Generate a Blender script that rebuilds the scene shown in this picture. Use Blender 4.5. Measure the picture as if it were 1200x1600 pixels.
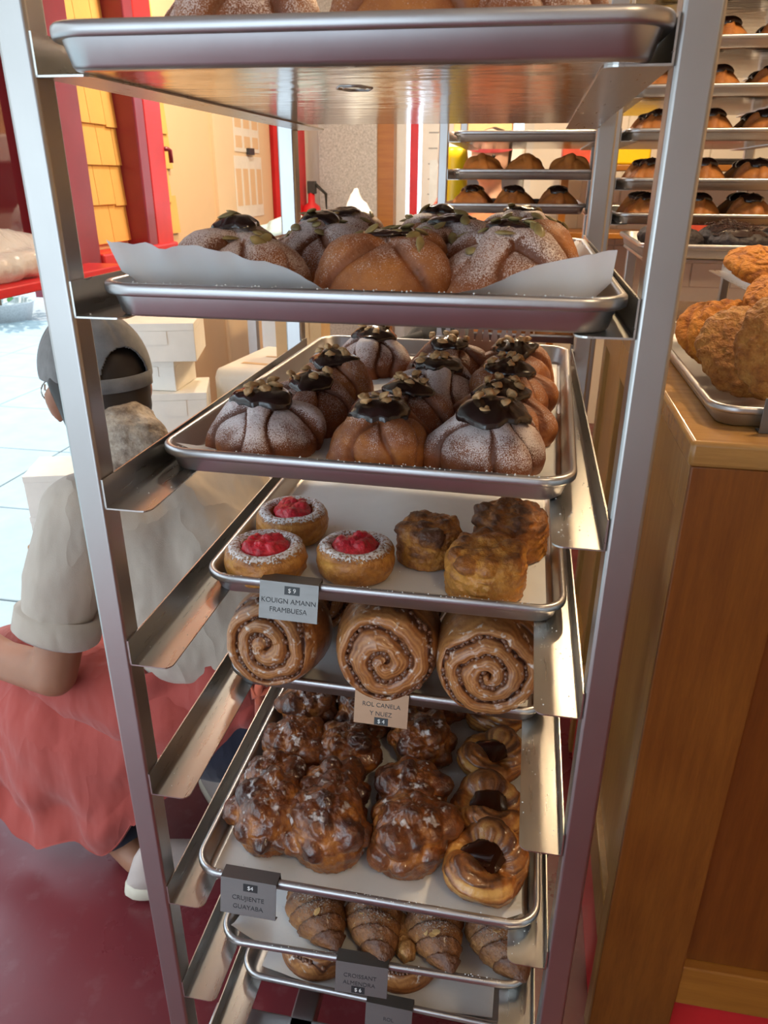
import bpy, bmesh, math, random
import numpy as np
from mathutils import Vector, Matrix, Euler

for _o in list(bpy.data.objects):
    bpy.data.objects.remove(_o)
scene = bpy.context.scene
COL = scene.collection
PI = math.pi
rnd = random.Random(7)

# ------------------------------------------------------------------ camera
cam_d = bpy.data.cameras.new('camera')
cam = bpy.data.objects.new('camera', cam_d)
COL.objects.link(cam)
cam_d.sensor_fit = 'VERTICAL'
cam_d.sensor_height = 36.0
cam_d.lens = 26.29
cam_d.clip_start = 0.02
RIGHT = Vector((0.983, 0.182, 0.005)); DOWN = Vector((0.079, -0.400, -0.913)); FWD = Vector((-0.164, 0.898, -0.408))
FWD.normalize(); RIGHT = (RIGHT - RIGHT.dot(FWD) * FWD).normalized(); UP = RIGHT.cross(FWD).normalized()
mw = Matrix.Identity(4)
for i in range(3):
    mw[i][0] = RIGHT[i]; mw[i][1] = UP[i]; mw[i][2] = -FWD[i]
mw.translation = Vector((0.389, -0.609, 1.500))
cam.matrix_world = mw
cam_d.dof.use_dof = True
cam_d.dof.focus_distance = 0.95
cam_d.dof.aperture_fstop = 13.0
scene.camera = cam

# ------------------------------------------------------------------ world, sun, exposure
world = bpy.data.worlds.new('world'); scene.world = world
world.use_nodes = True
bg = world.node_tree.nodes['Background']
bg.inputs[0].default_value = (0.70, 0.86, 1.0, 1); bg.inputs[1].default_value = 3.3
sun_d = bpy.data.lights.new('sun', 'SUN'); sun_d.energy = 4.5; sun_d.angle = 0.012; sun_d.color = (1.0, 0.95, 0.86)
sun = bpy.data.objects.new('sun', sun_d); COL.objects.link(sun)
sun.rotation_euler = Vector((0.10, -0.12, -1.0)).to_track_quat('-Z', 'Y').to_euler()
scene.view_settings.view_transform = 'Standard'
scene.view_settings.look = 'None'
scene.view_settings.exposure = 0.28
scene.view_settings.gamma = 1.0
scene.view_settings.use_curve_mapping = False

# ------------------------------------------------------------------ numpy noise
_rs = np.random.RandomState(3)
_T = _rs.rand(4096) * 2 - 1
def vnoise(P, scale=1.0, seed=0):
    Q = np.asarray(P, float) * scale + seed * 17.31
    I = np.floor(Q).astype(np.int64); F = Q - I
    F = F * F * (3 - 2 * F)
    def h(i, j, k):
        return _T[((i * 73856093) ^ (j * 19349663) ^ (k * 83492791) ^ (seed * 2654435)) & 4095]
    x, y, z = I[..., 0], I[..., 1], I[..., 2]
    fx, fy, fz = F[..., 0], F[..., 1], F[..., 2]
    def lerp(a, b, t): return a + (b - a) * t
    c00 = lerp(h(x, y, z), h(x + 1, y, z), fx); c10 = lerp(h(x, y + 1, z), h(x + 1, y + 1, z), fx)
    c01 = lerp(h(x, y, z + 1), h(x + 1, y, z + 1), fx); c11 = lerp(h(x, y + 1, z + 1), h(x + 1, y + 1, z + 1), fx)
    return lerp(lerp(c00, c10, fy), lerp(c01, c11, fy), fz)
def fbm(P, scale, seed=0, oct=3):
    s = 0; a = 1.0; t = 0
    for o in range(oct):
        s = s + a * vnoise(P, scale * 2 ** o, seed + o); t += a; a *= 0.5
    return s / t

# ------------------------------------------------------------------ materials
MATS = {}
class N:
    def __init__(s, name):
        s.m = bpy.data.materials.new(name); s.m.use_nodes = True
        s.t = s.m.node_tree; s.b = s.t.nodes['Principled BSDF']; MATS[name] = s.m
        s._co = None
    def new(s, k, **kw):
        n = s.t.nodes.new(k)
        for a, v in kw.items(): setattr(n, a, v)
        return n
    def link(s, a, b): s.t.links.new(a, b)
    def co(s):
        if not s._co: s._co = s.new('ShaderNodeTexCoord').outputs['Object']
        return s._co
    def noise(s, scale, detail=4, stretch=None, rough=0.55):
        n = s.new('ShaderNodeTexNoise'); n.inputs['Scale'].default_value = scale
        n.inputs['Detail'].default_value = detail; n.inputs['Roughness'].default_value = rough
        c = s.co()
        if stretch:
            mp = s.new('ShaderNodeMapping'); mp.inputs['Scale'].default_value = stretch
            s.link(c, mp.inputs['Vector']); c = mp.outputs[0]
        s.link(c, n.inputs['Vector'])
        return n.outputs['Fac']
    def ramp(s, fac, stops):
        r = s.new('ShaderNodeValToRGB'); e = r.color_ramp.elements
        while len(e) < len(stops): e.new(0.5)
        for el, (p, c) in zip(e, stops):
            el.position = p; el.color = (*c, 1) if len(c) == 3 else c
        s.link(fac, r.inputs[0]); return r.outputs[0]
    def attr(s, name):
        a = s.new('ShaderNodeAttribute'); a.attribute_name = name; return a.outputs['Fac']
    def math(s, op, a, b=None, c=None, clamp=False):
        n = s.new('ShaderNodeMath'); n.operation = op; n.use_clamp = clamp
        for i, v in enumerate((a, b, c)):
            if v is None: continue
            if isinstance(v, (int, float)): n.inputs[i].default_value = v
            else: s.link(v, n.inputs[i])
        return n.outputs[0]
    def mix(s, fac, a, b):
        n = s.new('ShaderNodeMix'); n.data_type = 'RGBA'
        for i, v in ((0, fac), (6, a), (7, b)):
            if isinstance(v, (int, float)): n.inputs[i].default_value = v
            elif isinstance(v, tuple): n.inputs[i].default_value = (*v, 1)
            else: s.link(v, n.inputs[i])
        return n.outputs[2]
    def color(s, c):
        if isinstance(c, tuple): s.b.inputs['Base Color'].default_value = (*c, 1)
        else: s.link(c, s.b.inputs['Base Color'])
    def rough(s, r):
        if isinstance(r, (int, float)): s.b.inputs['Roughness'].default_value = r
        else: s.link(r, s.b.inputs['Roughness'])
    def set(s, **k):
        for a, v in k.items(): s.b.inputs[a.replace('_', ' ')].default_value = v
    def bump(s, h, strength=0.3, dist=0.002):
        b = s.new('ShaderNodeBump'); b.inputs['Strength'].default_value = strength; b.inputs['Distance'].default_value = dist
        s.link(h, b.inputs['Height']); s.link(b.outputs[0], s.b.inputs['Normal'])

def simple(name, c, rough=0.6, metal=0.0, var=0.12, scale=20, bump=0.0, bscale=200, **k):
    n = N(name)
    c2 = tuple(max(0, x * (1 - var)) for x in c); c3 = tuple(min(1, x * (1 + var)) for x in c)
    n.color(n.ramp(n.noise(scale), [(0.3, c2), (0.7, c3)])); n.rough(rough); n.set(Metallic=metal, **k)
    if bump: n.bump(n.noise(bscale), bump)
    return n.m

def metal(name, c, rough, stretch, var=0.10):
    n = N(name)
    c2 = tuple(x * (1 - var) for x in c)
    n.color(n.ramp(n.noise(9, 5), [(0.25, c2), (0.75, c)]))
    n.rough(n.math('MULTIPLY_ADD', n.noise(14, 5, stretch), 0.12, rough - 0.05))
    n.set(Metallic=1.0)
    return n.m
metal('rack_metal', (0.50, 0.49, 0.48), 0.33, (40, 40, 1))
metal('rail_metal', (0.58, 0.57, 0.55), 0.28, (12, 1, 12), 0.06)
metal('pan_metal', (0.58, 0.575, 0.585), 0.35, (1, 12, 12), 0.22)
metal('tag_metal', (0.25, 0.24, 0.23), 0.45, (3, 30, 30), 0.2)
metal('tag_copper', (0.36, 0.22, 0.14), 0.42, (3, 30, 30), 0.15)

n = N('pan_bottom'); n.color(n.ramp(n.noise(9, 5), [(0.3, (0.50, 0.48, 0.46)), (0.7, (0.60, 0.585, 0.57))])); n.rough(0.14); n.set(Metallic=1.0); n.bump(n.noise(16, 4, (0.5, 1.6, 1)), 0.28, 0.006)
def bread(name, light, mid, dark, sugar=(0.86, 0.82, 0.80), rough=0.5, grain=700, coat=0.0, bump=0.35, bscale=260, scov=1.0, mottle=0.9, bdist=0.0022):
    """attribute a = browning, on the buns also painted crease shade (0 pale .. 1 dark crust), b = sugar cover"""
    n = N(name)
    a = n.math('ADD', n.attr('a'), n.math('ADD', n.math('MULTIPLY_ADD', n.noise(30, 6, None, 0.65), mottle, -0.5 * mottle), n.math('MULTIPLY_ADD', n.noise(170, 3), 0.5 * mottle, -0.25 * mottle)), clamp=True)
    col = n.ramp(a, [(0.05, light), (0.45, mid), (0.9, dark)])
    sp = n.noise(grain, 2, None, 0.7)
    thr = n.math('MULTIPLY_ADD', n.attr('b'), -0.40 * scov, 0.76)
    s = n.math('MULTIPLY', n.math('SUBTRACT', sp, thr), 9.0, clamp=True)
    n.color(n.mix(n.math('MULTIPLY', s, 0.85), col, sugar)); n.rough(rough)
    n.set(**{'Coat Weight': coat, 'Coat Roughness': 0.15, 'Subsurface Weight': 0.05})
    n.b.inputs['Subsurface Radius'].default_value = (0.01, 0.004, 0.002)
    n.bump(n.math('ADD', n.noise(bscale, 4), n.math('MULTIPLY', s, 0.5)), bump, bdist)
    return n.m
bread('bun_crust', (0.52, 0.20, 0.045), (0.28, 0.088, 0.028), (0.13, 0.040, 0.018), sugar=(0.82, 0.74, 0.74), grain=900, mottle=0.5)
bread('seed_bun_crust', (0.50, 0.19, 0.045), (0.29, 0.095, 0.03), (0.15, 0.048, 0.02), sugar=(0.82, 0.72, 0.70), grain=880, mottle=0.5)
bread('kouign_crust', (0.66, 0.33, 0.07), (0.45, 0.18, 0.035), (0.20, 0.065, 0.015), sugar=(0.93, 0.94, 0.98), grain=300, bump=0.9, bscale=120, coat=0.2, scov=0.98, bdist=0.004, mottle=1.3)
bread('crunch_crust', (0.62, 0.28, 0.050), (0.36, 0.13, 0.026), (0.11, 0.040, 0.018), bump=0.9, bscale=130, coat=0.25, bdist=0.005, mottle=1.4)
bread('guava_crust', (0.46, 0.17, 0.035), (0.20, 0.058, 0.016), (0.060, 0.020, 0.013), sugar=(0.72, 0.66, 0.64), grain=60, rough=0.30, coat=0.6, bump=0.8, bscale=110, bdist=0.004, mottle=1.2)
bread('roll_crust', (0.50, 0.235, 0.080), (0.31, 0.118, 0.036), (0.085, 0.028, 0.014), sugar=(0.80, 0.74, 0.68), grain=70, rough=0.38, coat=0.45, bump=0.5, bscale=120)
bread('danish_crust', (0.64, 0.34, 0.09), (0.36, 0.13, 0.03), (0.10, 0.032, 0.011), rough=0.34, coat=0.5, bump=0.6, bscale=120, bdist=0.003)
bread('croissant_crust', (0.56, 0.30, 0.10), (0.32, 0.135, 0.045), (0.12, 0.045, 0.02), sugar=(0.90, 0.85, 0.80), grain=420, rough=0.45, coat=0.2, bump=0.9, bscale=150, bdist=0.005, mottle=1.2)
bread('orange_cookie', (0.70, 0.28, 0.025), (0.56, 0.20, 0.018), (0.30, 0.085, 0.008), rough=0.7, bump=1.0, bscale=170, bdist=0.006)
bread('oat_cookie', (0.48, 0.24, 0.055), (0.34, 0.13, 0.022), (0.13, 0.035, 0.006), rough=0.6, bump=1.0, bscale=150, bdist=0.008, mottle=1.3)
bread('cocoa_cookie', (0.06, 0.05, 0.055), (0.03, 0.022, 0.024), (0.012, 0.008, 0.008), sugar=(0.2, 0.2, 0.26), rough=0.6, bump=1.0, bscale=140)
simple('chocolate', (0.022, 0.010, 0.008), 0.22, var=0.3, scale=60, bump=0.15, bscale=80, Coat_Weight=0.3)
simple('chocolate_shaving', (0.055, 0.02, 0.012), 0.5, var=0.3)
simple('hazelnut', (0.60, 0.36, 0.16), 0.5, var=0.35, scale=120)
simple('pumpkin_seed', (0.30, 0.225, 0.085), 0.38, var=0.35, scale=60)
simple('almond', (0.62, 0.40, 0.17), 0.5, var=0.3, scale=90)
simple('pecan', (0.17, 0.07, 0.035), 0.35, var=0.5, scale=160, Coat_Weight=0.4)
simple('raspberry', (0.58, 0.016, 0.035), 0.30, var=0.35, scale=150, bump=0.8, bscale=320, Coat_Weight=0.3)
simple('jam', (0.040, 0.010, 0.004), 0.10, var=0.3, scale=40, Coat_Weight=0.5)
n = N('parchment'); n.color(n.ramp(n.noise(12), [(0.3, (0.82, 0.815, 0.80)), (0.7, (0.88, 0.88, 0.87))])); n.rough(0.5)
n.set(**{'Transmission Weight': 0.0, 'Subsurface Weight': 0.15}); n.bump(n.noise(25, 3), 0.25, 0.003)
simple('white_card', (0.80, 0.76, 0.68), 0.6, var=0.04)
simple('kraft_card', (0.62, 0.42, 0.22), 0.7, var=0.06)
simple('black_print', (0.03, 0.03, 0.035), 0.5)
simple('label_black', (0.015, 0.017, 0.02), 0.4)
simple('label_white', (0.80, 0.84, 0.86), 0.5, var=0.03)
# room
n = N('red_floor')
f1 = n.noise(1.6, 6); f2 = n.noise(24, 6)
base = n.ramp(f1, [(0.3, (0.125, 0.017, 0.022)), (0.7, (0.19, 0.030, 0.036))])
n.color(n.mix(n.math('MULTIPLY', n.math('SUBTRACT', f2, 0.56, clamp=True), 2.2, clamp=True), base, (0.24, 0.10, 0.10)))
n.rough(n.math('MULTIPLY_ADD', n.noise(3.5, 6), 0.4, 0.10)); n.bump(n.noise(18, 5), 0.12, 0.004)
simple('pavement', (0.21, 0.26, 0.28), 0.8, var=0.08, scale=6, bump=0.2, bscale=60)
simple('pavement_joint', (0.22, 0.23, 0.24), 0.9)
simple('road', (0.36, 0.37, 0.37), 0.9, var=0.1, scale=4)
simple('front_wall', (0.58, 0.57, 0.60), 0.8, var=0.03, scale=3)
simple('cream_wall', (0.78, 0.60, 0.39), 0.7, var=0.03, scale=3)
simple('peach_wall', (0.74, 0.52, 0.31), 0.7, var=0.03, scale=3)
simple('ceiling_white', (0.80, 0.76, 0.68), 0.8, var=0.02)
simple('tile_white', (0.82, 0.78, 0.70), 0.3, var=0.03, scale=3)
simple('shingle', (0.80, 0.47, 0.13), 0.75, var=0.06, scale=9, bump=0.2, bscale=50)
simple('red_paint', (0.60, 0.022, 0.028), 0.35, var=0.1, scale=8)
simple('maroon_paint', (0.26, 0.030, 0.055), 0.3, var=0.12, scale=8)
n = N('window_glass'); n.color((0.10, 0.012, 0.02)); n.rough(0.03); n.set(**{'Specular IOR Level': 0.8})  # maroon reflection in the pane is put into the glass colour
n = N('granite'); n.color(n.ramp(n.noise(90, 3, None, 0.8), [(0.3, (0.30, 0.31, 0.32)), (0.7, (0.62, 0.63, 0.64))])); n.rough(0.4)
def wood(name, c1, c2, stretch, rough=0.38):
    n = N(name)
    g = n.math('ADD', n.math('MULTIPLY', n.noise(9, 6, stretch), 0.7), n.math('MULTIPLY', n.noise(70, 4, stretch), 0.3))
    n.color(n.ramp(g, [(0.30, c1), (0.70, c2)])); n.rough(rough); n.set(**{'Coat Weight': 0.25, 'Coat Roughness': 0.25})
    n.bump(n.noise(60, 4, stretch), 0.10, 0.001)
    return n.m
wood('counter_wood', (0.155, 0.045, 0.005), (0.26, 0.088, 0.011), (6, 6, 0.5))
wood('counter_edge', (0.28, 0.135, 0.030), (0.40, 0.22, 0.060), (8, 8, 0.4))
wood('counter_panel', (0.125, 0.031, 0.003), (0.21, 0.060, 0.007), (5, 5, 0.35))
wood('counter_rail', (0.27, 0.095, 0.011), (0.40, 0.165, 0.024), (0.4, 6, 6))
wood('counter_top', (0.30, 0.155, 0.045), (0.46, 0.25, 0.075), (0.5, 6, 6), 0.22)
# people and cloth
def cloth(name, c, var=0.07, scale=6, wr=1.6):
    n = N(name)
    c2 = tuple(x * (1 - var) for x in c); c3 = tuple(min(1, x * (1 + var)) for x in c)
    n.color(n.ramp(n.noise(scale), [(0.3, c2), (0.7, c3)])); n.rough(0.9)
    n.set(**{'Sheen Weight': 0.2})
    w_ = n.noise(7, 3, (1.0, 1.0, 0.45), 0.5); rg = n.math('ABSOLUTE', n.math('SUBTRACT', w_, 0.5))
    n.bump(n.math('ADD', n.math('MULTIPLY', rg, -wr), n.math('MULTIPLY', n.noise(700, 2), 0.02)), 0.7, 0.03)
    return n.m
cloth('shirt_cloth', (0.46, 0.39, 0.32)); cloth('apron_cloth', (0.36, 0.058, 0.044)); cloth('navy_cloth', (0.010, 0.012, 0.028))
cloth('cap_cloth', (0.155, 0.15, 0.145), 0.25, 30, 0.3); cloth('black_cloth', (0.012, 0.012, 0.014)); cloth('tie_cloth', (0.56, 0.12, 0.06))
cloth('pink_cloth', (0.70, 0.10, 0.12)); cloth('coral_cloth', (0.66, 0.24, 0.12)); cloth('table_cloth', (0.66, 0.62, 0.56))
simple('skin', (0.33, 0.155, 0.09), 0.5, var=0.08, scale=12, Subsurface_Weight=0.1)
simple('pale_skin', (0.66, 0.42, 0.33), 0.5, var=0.06, scale=12, Subsurface_Weight=0.1)
simple('dark_hair', (0.02, 0.013, 0.010), 0.5)
n = N('hair_net'); n.color(n.ramp(n.noise(38, 5, None, 0.7), [(0.35, (0.16, 0.11, 0.075)), (0.68, (0.55, 0.45, 0.34))])); n.rough(0.55); n.bump(n.noise(30, 5), 0.8, 0.012)
simple('sole_rubber', (0.66, 0.60, 0.48), 0.6, var=0.05)
simple('shoe_canvas', (0.50, 0.42, 0.38), 0.8, var=0.06)
simple('wire_metal', (0.35, 0.33, 0.28), 0.3, 1.0)
simple('bag_plastic', (0.78, 0.86, 0.90), 0.25, var=0.06, scale=18, bump=0.6, bscale=26)
simple('bag_blue', (0.50, 0.76, 0.86), 0.25, var=0.08, scale=18, bump=0.6, bscale=26)
n = N('clear_glass'); n.color((0.9, 0.95, 0.96)); n.rough(0.05); n.set(**{'Alpha': 0.12})
n = N('bag_clear'); n.color((0.86, 0.90, 0.94)); n.rough(0.18); n.set(**{'Alpha': 0.6}); n.bump(n.noise(26, 4), 0.6, 0.01)
simple('yellow_plastic', (0.86, 0.60, 0.01), 0.35, var=0.04)
simple('white_plastic', (0.76, 0.78, 0.78), 0.35, var=0.03)
simple('ink_grey', (0.30, 0.33, 0.36), 0.6)
simple('green_plastic', (0.05, 0.42, 0.26), 0.4)
simple('red_plastic', (0.62, 0.09, 0.05), 0.4)
simple('dark_rubber', (0.03, 0.03, 0.03), 0.6)
simple('leaf_green', (0.12, 0.30, 0.07), 0.5, var=0.3)
simple('trunk_brown', (0.20, 0.13, 0.08), 0.8)
simple('facade', (0.55, 0.52, 0.47), 0.8, var=0.05, scale=2)
n = N('lamp_glow'); n.color((1, 0.9, 0.75)); n.b.inputs['Emission Color'].default_value = (1.0, 0.74, 0.42, 1); n.b.inputs['Emission Strength'].default_value = 12

# ------------------------------------------------------------------ object helpers
def link(name, me, mat=None, parent=None, loc=None, rot=None, smooth=True):
    if mat and not me.materials: me.materials.append(MATS[mat])
    o = bpy.data.objects.new(name, me); COL.objects.link(o)
    if parent: o.parent = parent
    if loc is not None: o.location = loc
    if rot is not None: o.rotation_euler = rot
    return o
def tag(o, label, cat, group=None):
    o['label'] = label; o['category'] = cat
    if group: o['group'] = group
    return o
def empty(name, loc, rot=(0, 0, 0)):
    o = bpy.data.objects.new(name, None); COL.objects.link(o); o.location = loc; o.rotation_euler = rot; o.empty_display_size = 0.05
    return o
def structure(o):
    o['kind'] = 'structure'; return o
def mesh(name, V, F, smooth=True, attrs=None):
    me = bpy.data.meshes.new(name)
    me.from_pydata([tuple(map(float, v)) for v in V], [], [tuple(map(int, f)) for f in F]); me.update()
    if smooth:
        me.polygons.foreach_set('use_smooth', [True] * len(me.polygons))
    if attrs:
        for k, a in attrs.items():
            at = me.attributes.new(k, 'FLOAT', 'POINT'); at.data.foreach_set('value', np.asarray(a, np.float32))
    return me
def box_me(lo, hi, bev=0.0, seg=2):
    bm = bmesh.new()
    bmesh.ops.create_cube(bm, size=1)
    for v in bm.verts:
        v.co = Vector([lo[i] if v.co[i] < 0 else hi[i] for i in range(3)])
    if bev:
        bmesh.ops.bevel(bm, geom=bm.edges[:], offset=bev, segments=seg, affect='EDGES', profile=0.5)
    me = bpy.data.meshes.new('box'); bm.to_mesh(me); bm.free()
    if bev:
        lim = 6 * bev * bev
        ar = sorted((p.area for p in me.polygons), reverse=True)
        cut = ar[5] * 0.999 if len(ar) > 5 else 0
        me.polygons.foreach_set('use_smooth', [p.area < cut for p in me.polygons])
    return me
def box(name, lo, hi, mat, parent=None, bev=0.0, loc=None, rot=None):
    return link(name, box_me(lo, hi, bev), mat, parent, loc, rot)
def loft(loops, cap0=True, cap1=True, closed=True):
    """loops: list of (n,3) arrays"""
    n = len(loops[0]); V = np.concatenate(loops); F = []
    for k in range(len(loops) - 1):
        for i in range(n if closed else n - 1):
            j = (i + 1) % n
            F.append((k * n + i, k * n + j, (k + 1) * n + j, (k + 1) * n + i))
    if cap0: F.append(tuple(range(n - 1, -1, -1)))
    if cap1: F.append(tuple(range((len(loops) - 1) * n, len(loops) * n)))
    return V, F
def tube_me(pts, r, n=8, caps=True):
    pts = [Vector(p) for p in pts]; loops = []
    rr = r if isinstance(r, (list, tuple)) else [r] * len(pts)
    ref = Vector((0, 0, 1))
    for i, p in enumerate(pts):
        d = (pts[min(i + 1, len(pts) - 1)] - pts[max(i - 1, 0)]).normalized()
        a = d.cross(ref)
        if a.length < 1e-3: a = d.cross(Vector((1, 0, 0)))
        a.normalize(); b = d.cross(a)
        loops.append(np.array([p + rr[i] * (math.cos(t) * a + math.sin(t) * b) for t in [2 * PI * k / n for k in range(n)]]))
    V, F = loft(loops, caps, caps)
    return mesh('tube', V, F)
def lathe_me(prof, n=32, cap=True):
    loops = [np.array([(r * math.cos(2 * PI * k / n), r * math.sin(2 * PI * k / n), z) for k in range(n)]) for r, z in prof]
    V, F = loft(loops, cap, cap)
    return mesh('lathe', V, F)

def sphere_dirs(nt, nf):
    th = np.linspace(0.0, PI, nt + 1)[1:-1]; ph = np.linspace(0, 2 * PI, nf, endpoint=False)
    T, P = np.meshgrid(th, ph, indexing='ij')
    D = np.stack([np.sin(T) * np.cos(P), np.sin(T) * np.sin(P), np.cos(T)], -1).reshape(-1, 3)
    D = np.concatenate([[[0, 0, 1]], D, [[0, 0, -1]]])
    F = []
    for j in range(nf): F.append((0, 1 + j, 1 + (j + 1) % nf))
    for i in range(nt - 2):
        for j in range(nf):
            a = 1 + i * nf; b = a + nf; k = (j + 1) % nf
            F.append((a + j, b + j, b + k, a + k))
    last = len(D) - 1; a = 1 + (nt - 2) * nf
    for j in range(nf): F.append((a + j, last, a + (j + 1) % nf))
    return D, F
def ell_exit(D, c, r):
    r = np.broadcast_to(np.asarray(r, float), (3,)); c = np.asarray(c, float)
    d = D / r; q = c / r
    A = (d * d).sum(1); Bq = d @ q; C = q @ q - 1
    disc = Bq * Bq - A * C
    return np.where(disc > 0, (Bq + np.sqrt(np.maximum(disc, 0))) / A, 0.0).clip(0)
def hard_r(D, prims):
    return np.stack([ell_exit(D, c, r) for c, r in prims]).max(0)
def soft(Rs, k):
    R = np.stack(Rs); m = R.max(0)
    return m + np.log(np.exp(k * (R - m)).sum(0)) / k
def star_r(D, prims, k=350.0):
    """prims: list of (center, radii); smooth union radius"""
    R = np.stack([ell_exit(D, c, r) for c, r in prims])
    m = R.max(0)
    return m + np.log(np.exp(k * (R - m)).sum(0)) / k
def blob(chains, voxel=0.01, smooth=6, fac=0.5):
    """chains: lists of (x,y,z,r) joined by dense spheres -> one continuous surface (Mesh)"""
    bm = bmesh.new()
    for ch in chains:
        for i in range(max(1, len(ch) - 1)):
            a = np.array(ch[i], float); b = np.array(ch[min(i + 1, len(ch) - 1)], float)
            L = np.linalg.norm(b[:3] - a[:3]); st = max(1, int(L / (0.35 * min(a[3], b[3])) + 1))
            for s in range(st + 1):
                p = a + (b - a) * s / st
                bmesh.ops.create_icosphere(bm, subdivisions=2, radius=p[3], matrix=Matrix.Translation(p[:3]))
                if L < 1e-9: break
    me = bpy.data.meshes.new('tmp'); bm.to_mesh(me); bm.free()
    o = bpy.data.objects.new('tmp', me); COL.objects.link(o)
    md = o.modifiers.new('r', 'REMESH'); md.mode = 'VOXEL'; md.voxel_size = voxel
    sm = o.modifiers.new('s', 'SMOOTH'); sm.factor = fac; sm.iterations = smooth
    dg = bpy.context.evaluated_depsgraph_get(); dg.update()
    out = bpy.data.meshes.new_from_object(o.evaluated_get(dg))
    bpy.data.objects.remove(o); bpy.data.meshes.remove(me)
    out.polygons.foreach_set('use_smooth', [True] * len(out.polygons))
    return out
def displace(me, fn):
    co = np.empty(len(me.vertices) * 3); me.vertices.foreach_get('co', co); co = co.reshape(-1, 3)
    me.vertices.foreach_set('co', fn(co).ravel()); me.update()
    return me
def copy_tree(o, parent=None):
    c = o.copy(); COL.objects.link(c)
    if parent is not None: c.parent = parent
    for ch in o.children: copy_tree(ch, c)
    return c
def text_me(s, size, align='CENTER'):
    cu = bpy.data.curves.new('t', 'FONT'); cu.body = s; cu.size = size; cu.align_x = align; cu.align_y = 'CENTER'; cu.extrude = 0.00015
    o = bpy.data.objects.new('t', cu); COL.objects.link(o)
    dg = bpy.context.evaluated_depsgraph_get(); dg.update()
    me = bpy.data.meshes.new_from_object(o.evaluated_get(dg))
    bpy.data.objects.remove(o); bpy.data.curves.remove(cu)
    return me
# ------------------------------------------------------------------ the room
ZR = [1.57 - 0.1841 * i for i in range(8)]        # rail heights of the front rack
def S(name, lo, hi, mat, parent=None, bev=0.0):
    o = box(name, lo, hi, mat, parent, bev)
    if not parent: structure(o)
    return o
S('floor', (-1.27, -3.2, -0.1), (3.1, 4.5, 0.0), 'red_floor')
S('ceiling', (-1.27, -3.2, 2.9), (3.1, 4.5, 3.0), 'ceiling_white')
S('wall_back', (0.36, 4.4, 0.0), (3.1, 4.5, 2.9), 'tile_white')
S('wall_back_left', (-1.27, 4.4, 0.0), (-0.46, 4.5, 2.9), 'tile_white')
S('trim_10', (-0.46, 4.4, 2.3), (0.36, 4.5, 2.9), 'tile_white')
S('yard', (-3.5, 4.5, -0.1), (4.0, 9.0, -0.01), 'pavement')
S('wall_right', (3.0, -3.2, 0.0), (3.1, 4.4, 2.9), 'cream_wall')
S('wall_front', (-0.05, -3.2, 0.0), (3.0, -3.1, 2.9), 'front_wall')
S('trim_9', (-1.27, -3.2, 2.4), (-0.05, -3.1, 2.9), 'maroon_paint')
WL = S('wall_left', (-1.27, 1.885, 0.0), (-1.15, 4.4, 2.9), 'peach_wall')
S('trim_1', (-1.27, -3.1, 2.35), (-1.15, 1.745, 2.9), 'maroon_paint')             # beam above the open shop front
# shingles on the left wall, one by one
sh_cache = []
for k in range(4):
    w = (0.118, 0.105, 0.128, 0.112)[k]
    V = [(0, 0, 0), (0, w - 0.003, 0), (0, w - 0.003, 0.150), (0, 0, 0.150), (0.013, 0, 0), (0.013, w - 0.003, 0), (0.004, w - 0.003, 0.150), (0.004, 0, 0.150)]
    F = [(0, 3, 2, 1), (4, 5, 6, 7), (0, 1, 5, 4), (1, 2, 6, 5), (2, 3, 7, 6), (3, 0, 4, 7)]
    me = mesh('shingle', V, F, False); me.materials.append(MATS['shingle']); sh_cache.append((w, me))
row = 0
z = 1.275
while z < 2.8:
    y = 1.88 - (0.05 if row % 2 else 0.0); 
    while y < 2.70:
        w, me = sh_cache[rnd.randrange(4)]
        yy = max(y, 1.875)
        if y + w < 2.74:
            link('shingle', me, None, WL, (-1.149, yy, z + rnd.choice((0, 0, 0, -0.006))))
        y += w
    z += 0.131; row += 1
# red window posts, sill and shelf
S('trim_2', (-1.16, 1.745, 1.13), (-1.06, 1.880, 2.9), 'maroon_paint', None, 0.006)
o = S('trim_3', (-1.16, 2.245, 1.24), (-1.06, 2.318, 2.9), 'maroon_paint', None, 0.006)  # near face of the red post, in a darker maroon
S('trim_4', (-1.16, 2.318, 1.24), (-1.06, 2.462, 2.9), 'red_paint', None, 0.006)
S('trim_5', (-1.16, 1.88, 1.205), (-1.05, 2.48, 1.255), 'red_paint', None, 0.008)
S('trim_6', (-1.16, 1.88, 1.13), (-1.08, 2.48, 1.205), 'maroon_paint', None, 0.006)
hook = tag(link('wall_hook', tube_me([(-1.07, 2.455, 1.60), (-1.055, 2.475, 1.60), (-1.05, 2.485, 1.595), (-1.05, 2.487, 1.55)], 0.009), 'maroon_paint'), 'small dark red hook on the edge of the red window post', 'hook')
shelf = empty('window_shelf', (-1.05, 1.2, 1.225)); tag(shelf, 'red shelf board in the open shop front holding a bag of bread', 'shelf')
box('board', (-0.20, -0.75, -0.015), (0.12, 0.60, 0.01), 'red_paint', shelf, 0.004)
for yy in (-0.70, 0.55):
    box('bracket', (-0.19, yy - 0.01, -0.10), (0.02, yy + 0.01, -0.015), 'maroon_paint', shelf)
# window pane above the shelf, red edge
wp = structure(box('window_1', (-1.165, 0.95, 1.26), (-1.155, 1.745, 2.35), 'window_glass'))
box('window_frame', (-1.18, 0.90, 1.24), (-1.13, 0.955, 2.35), 'red_paint', wp, 0.004)
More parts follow.
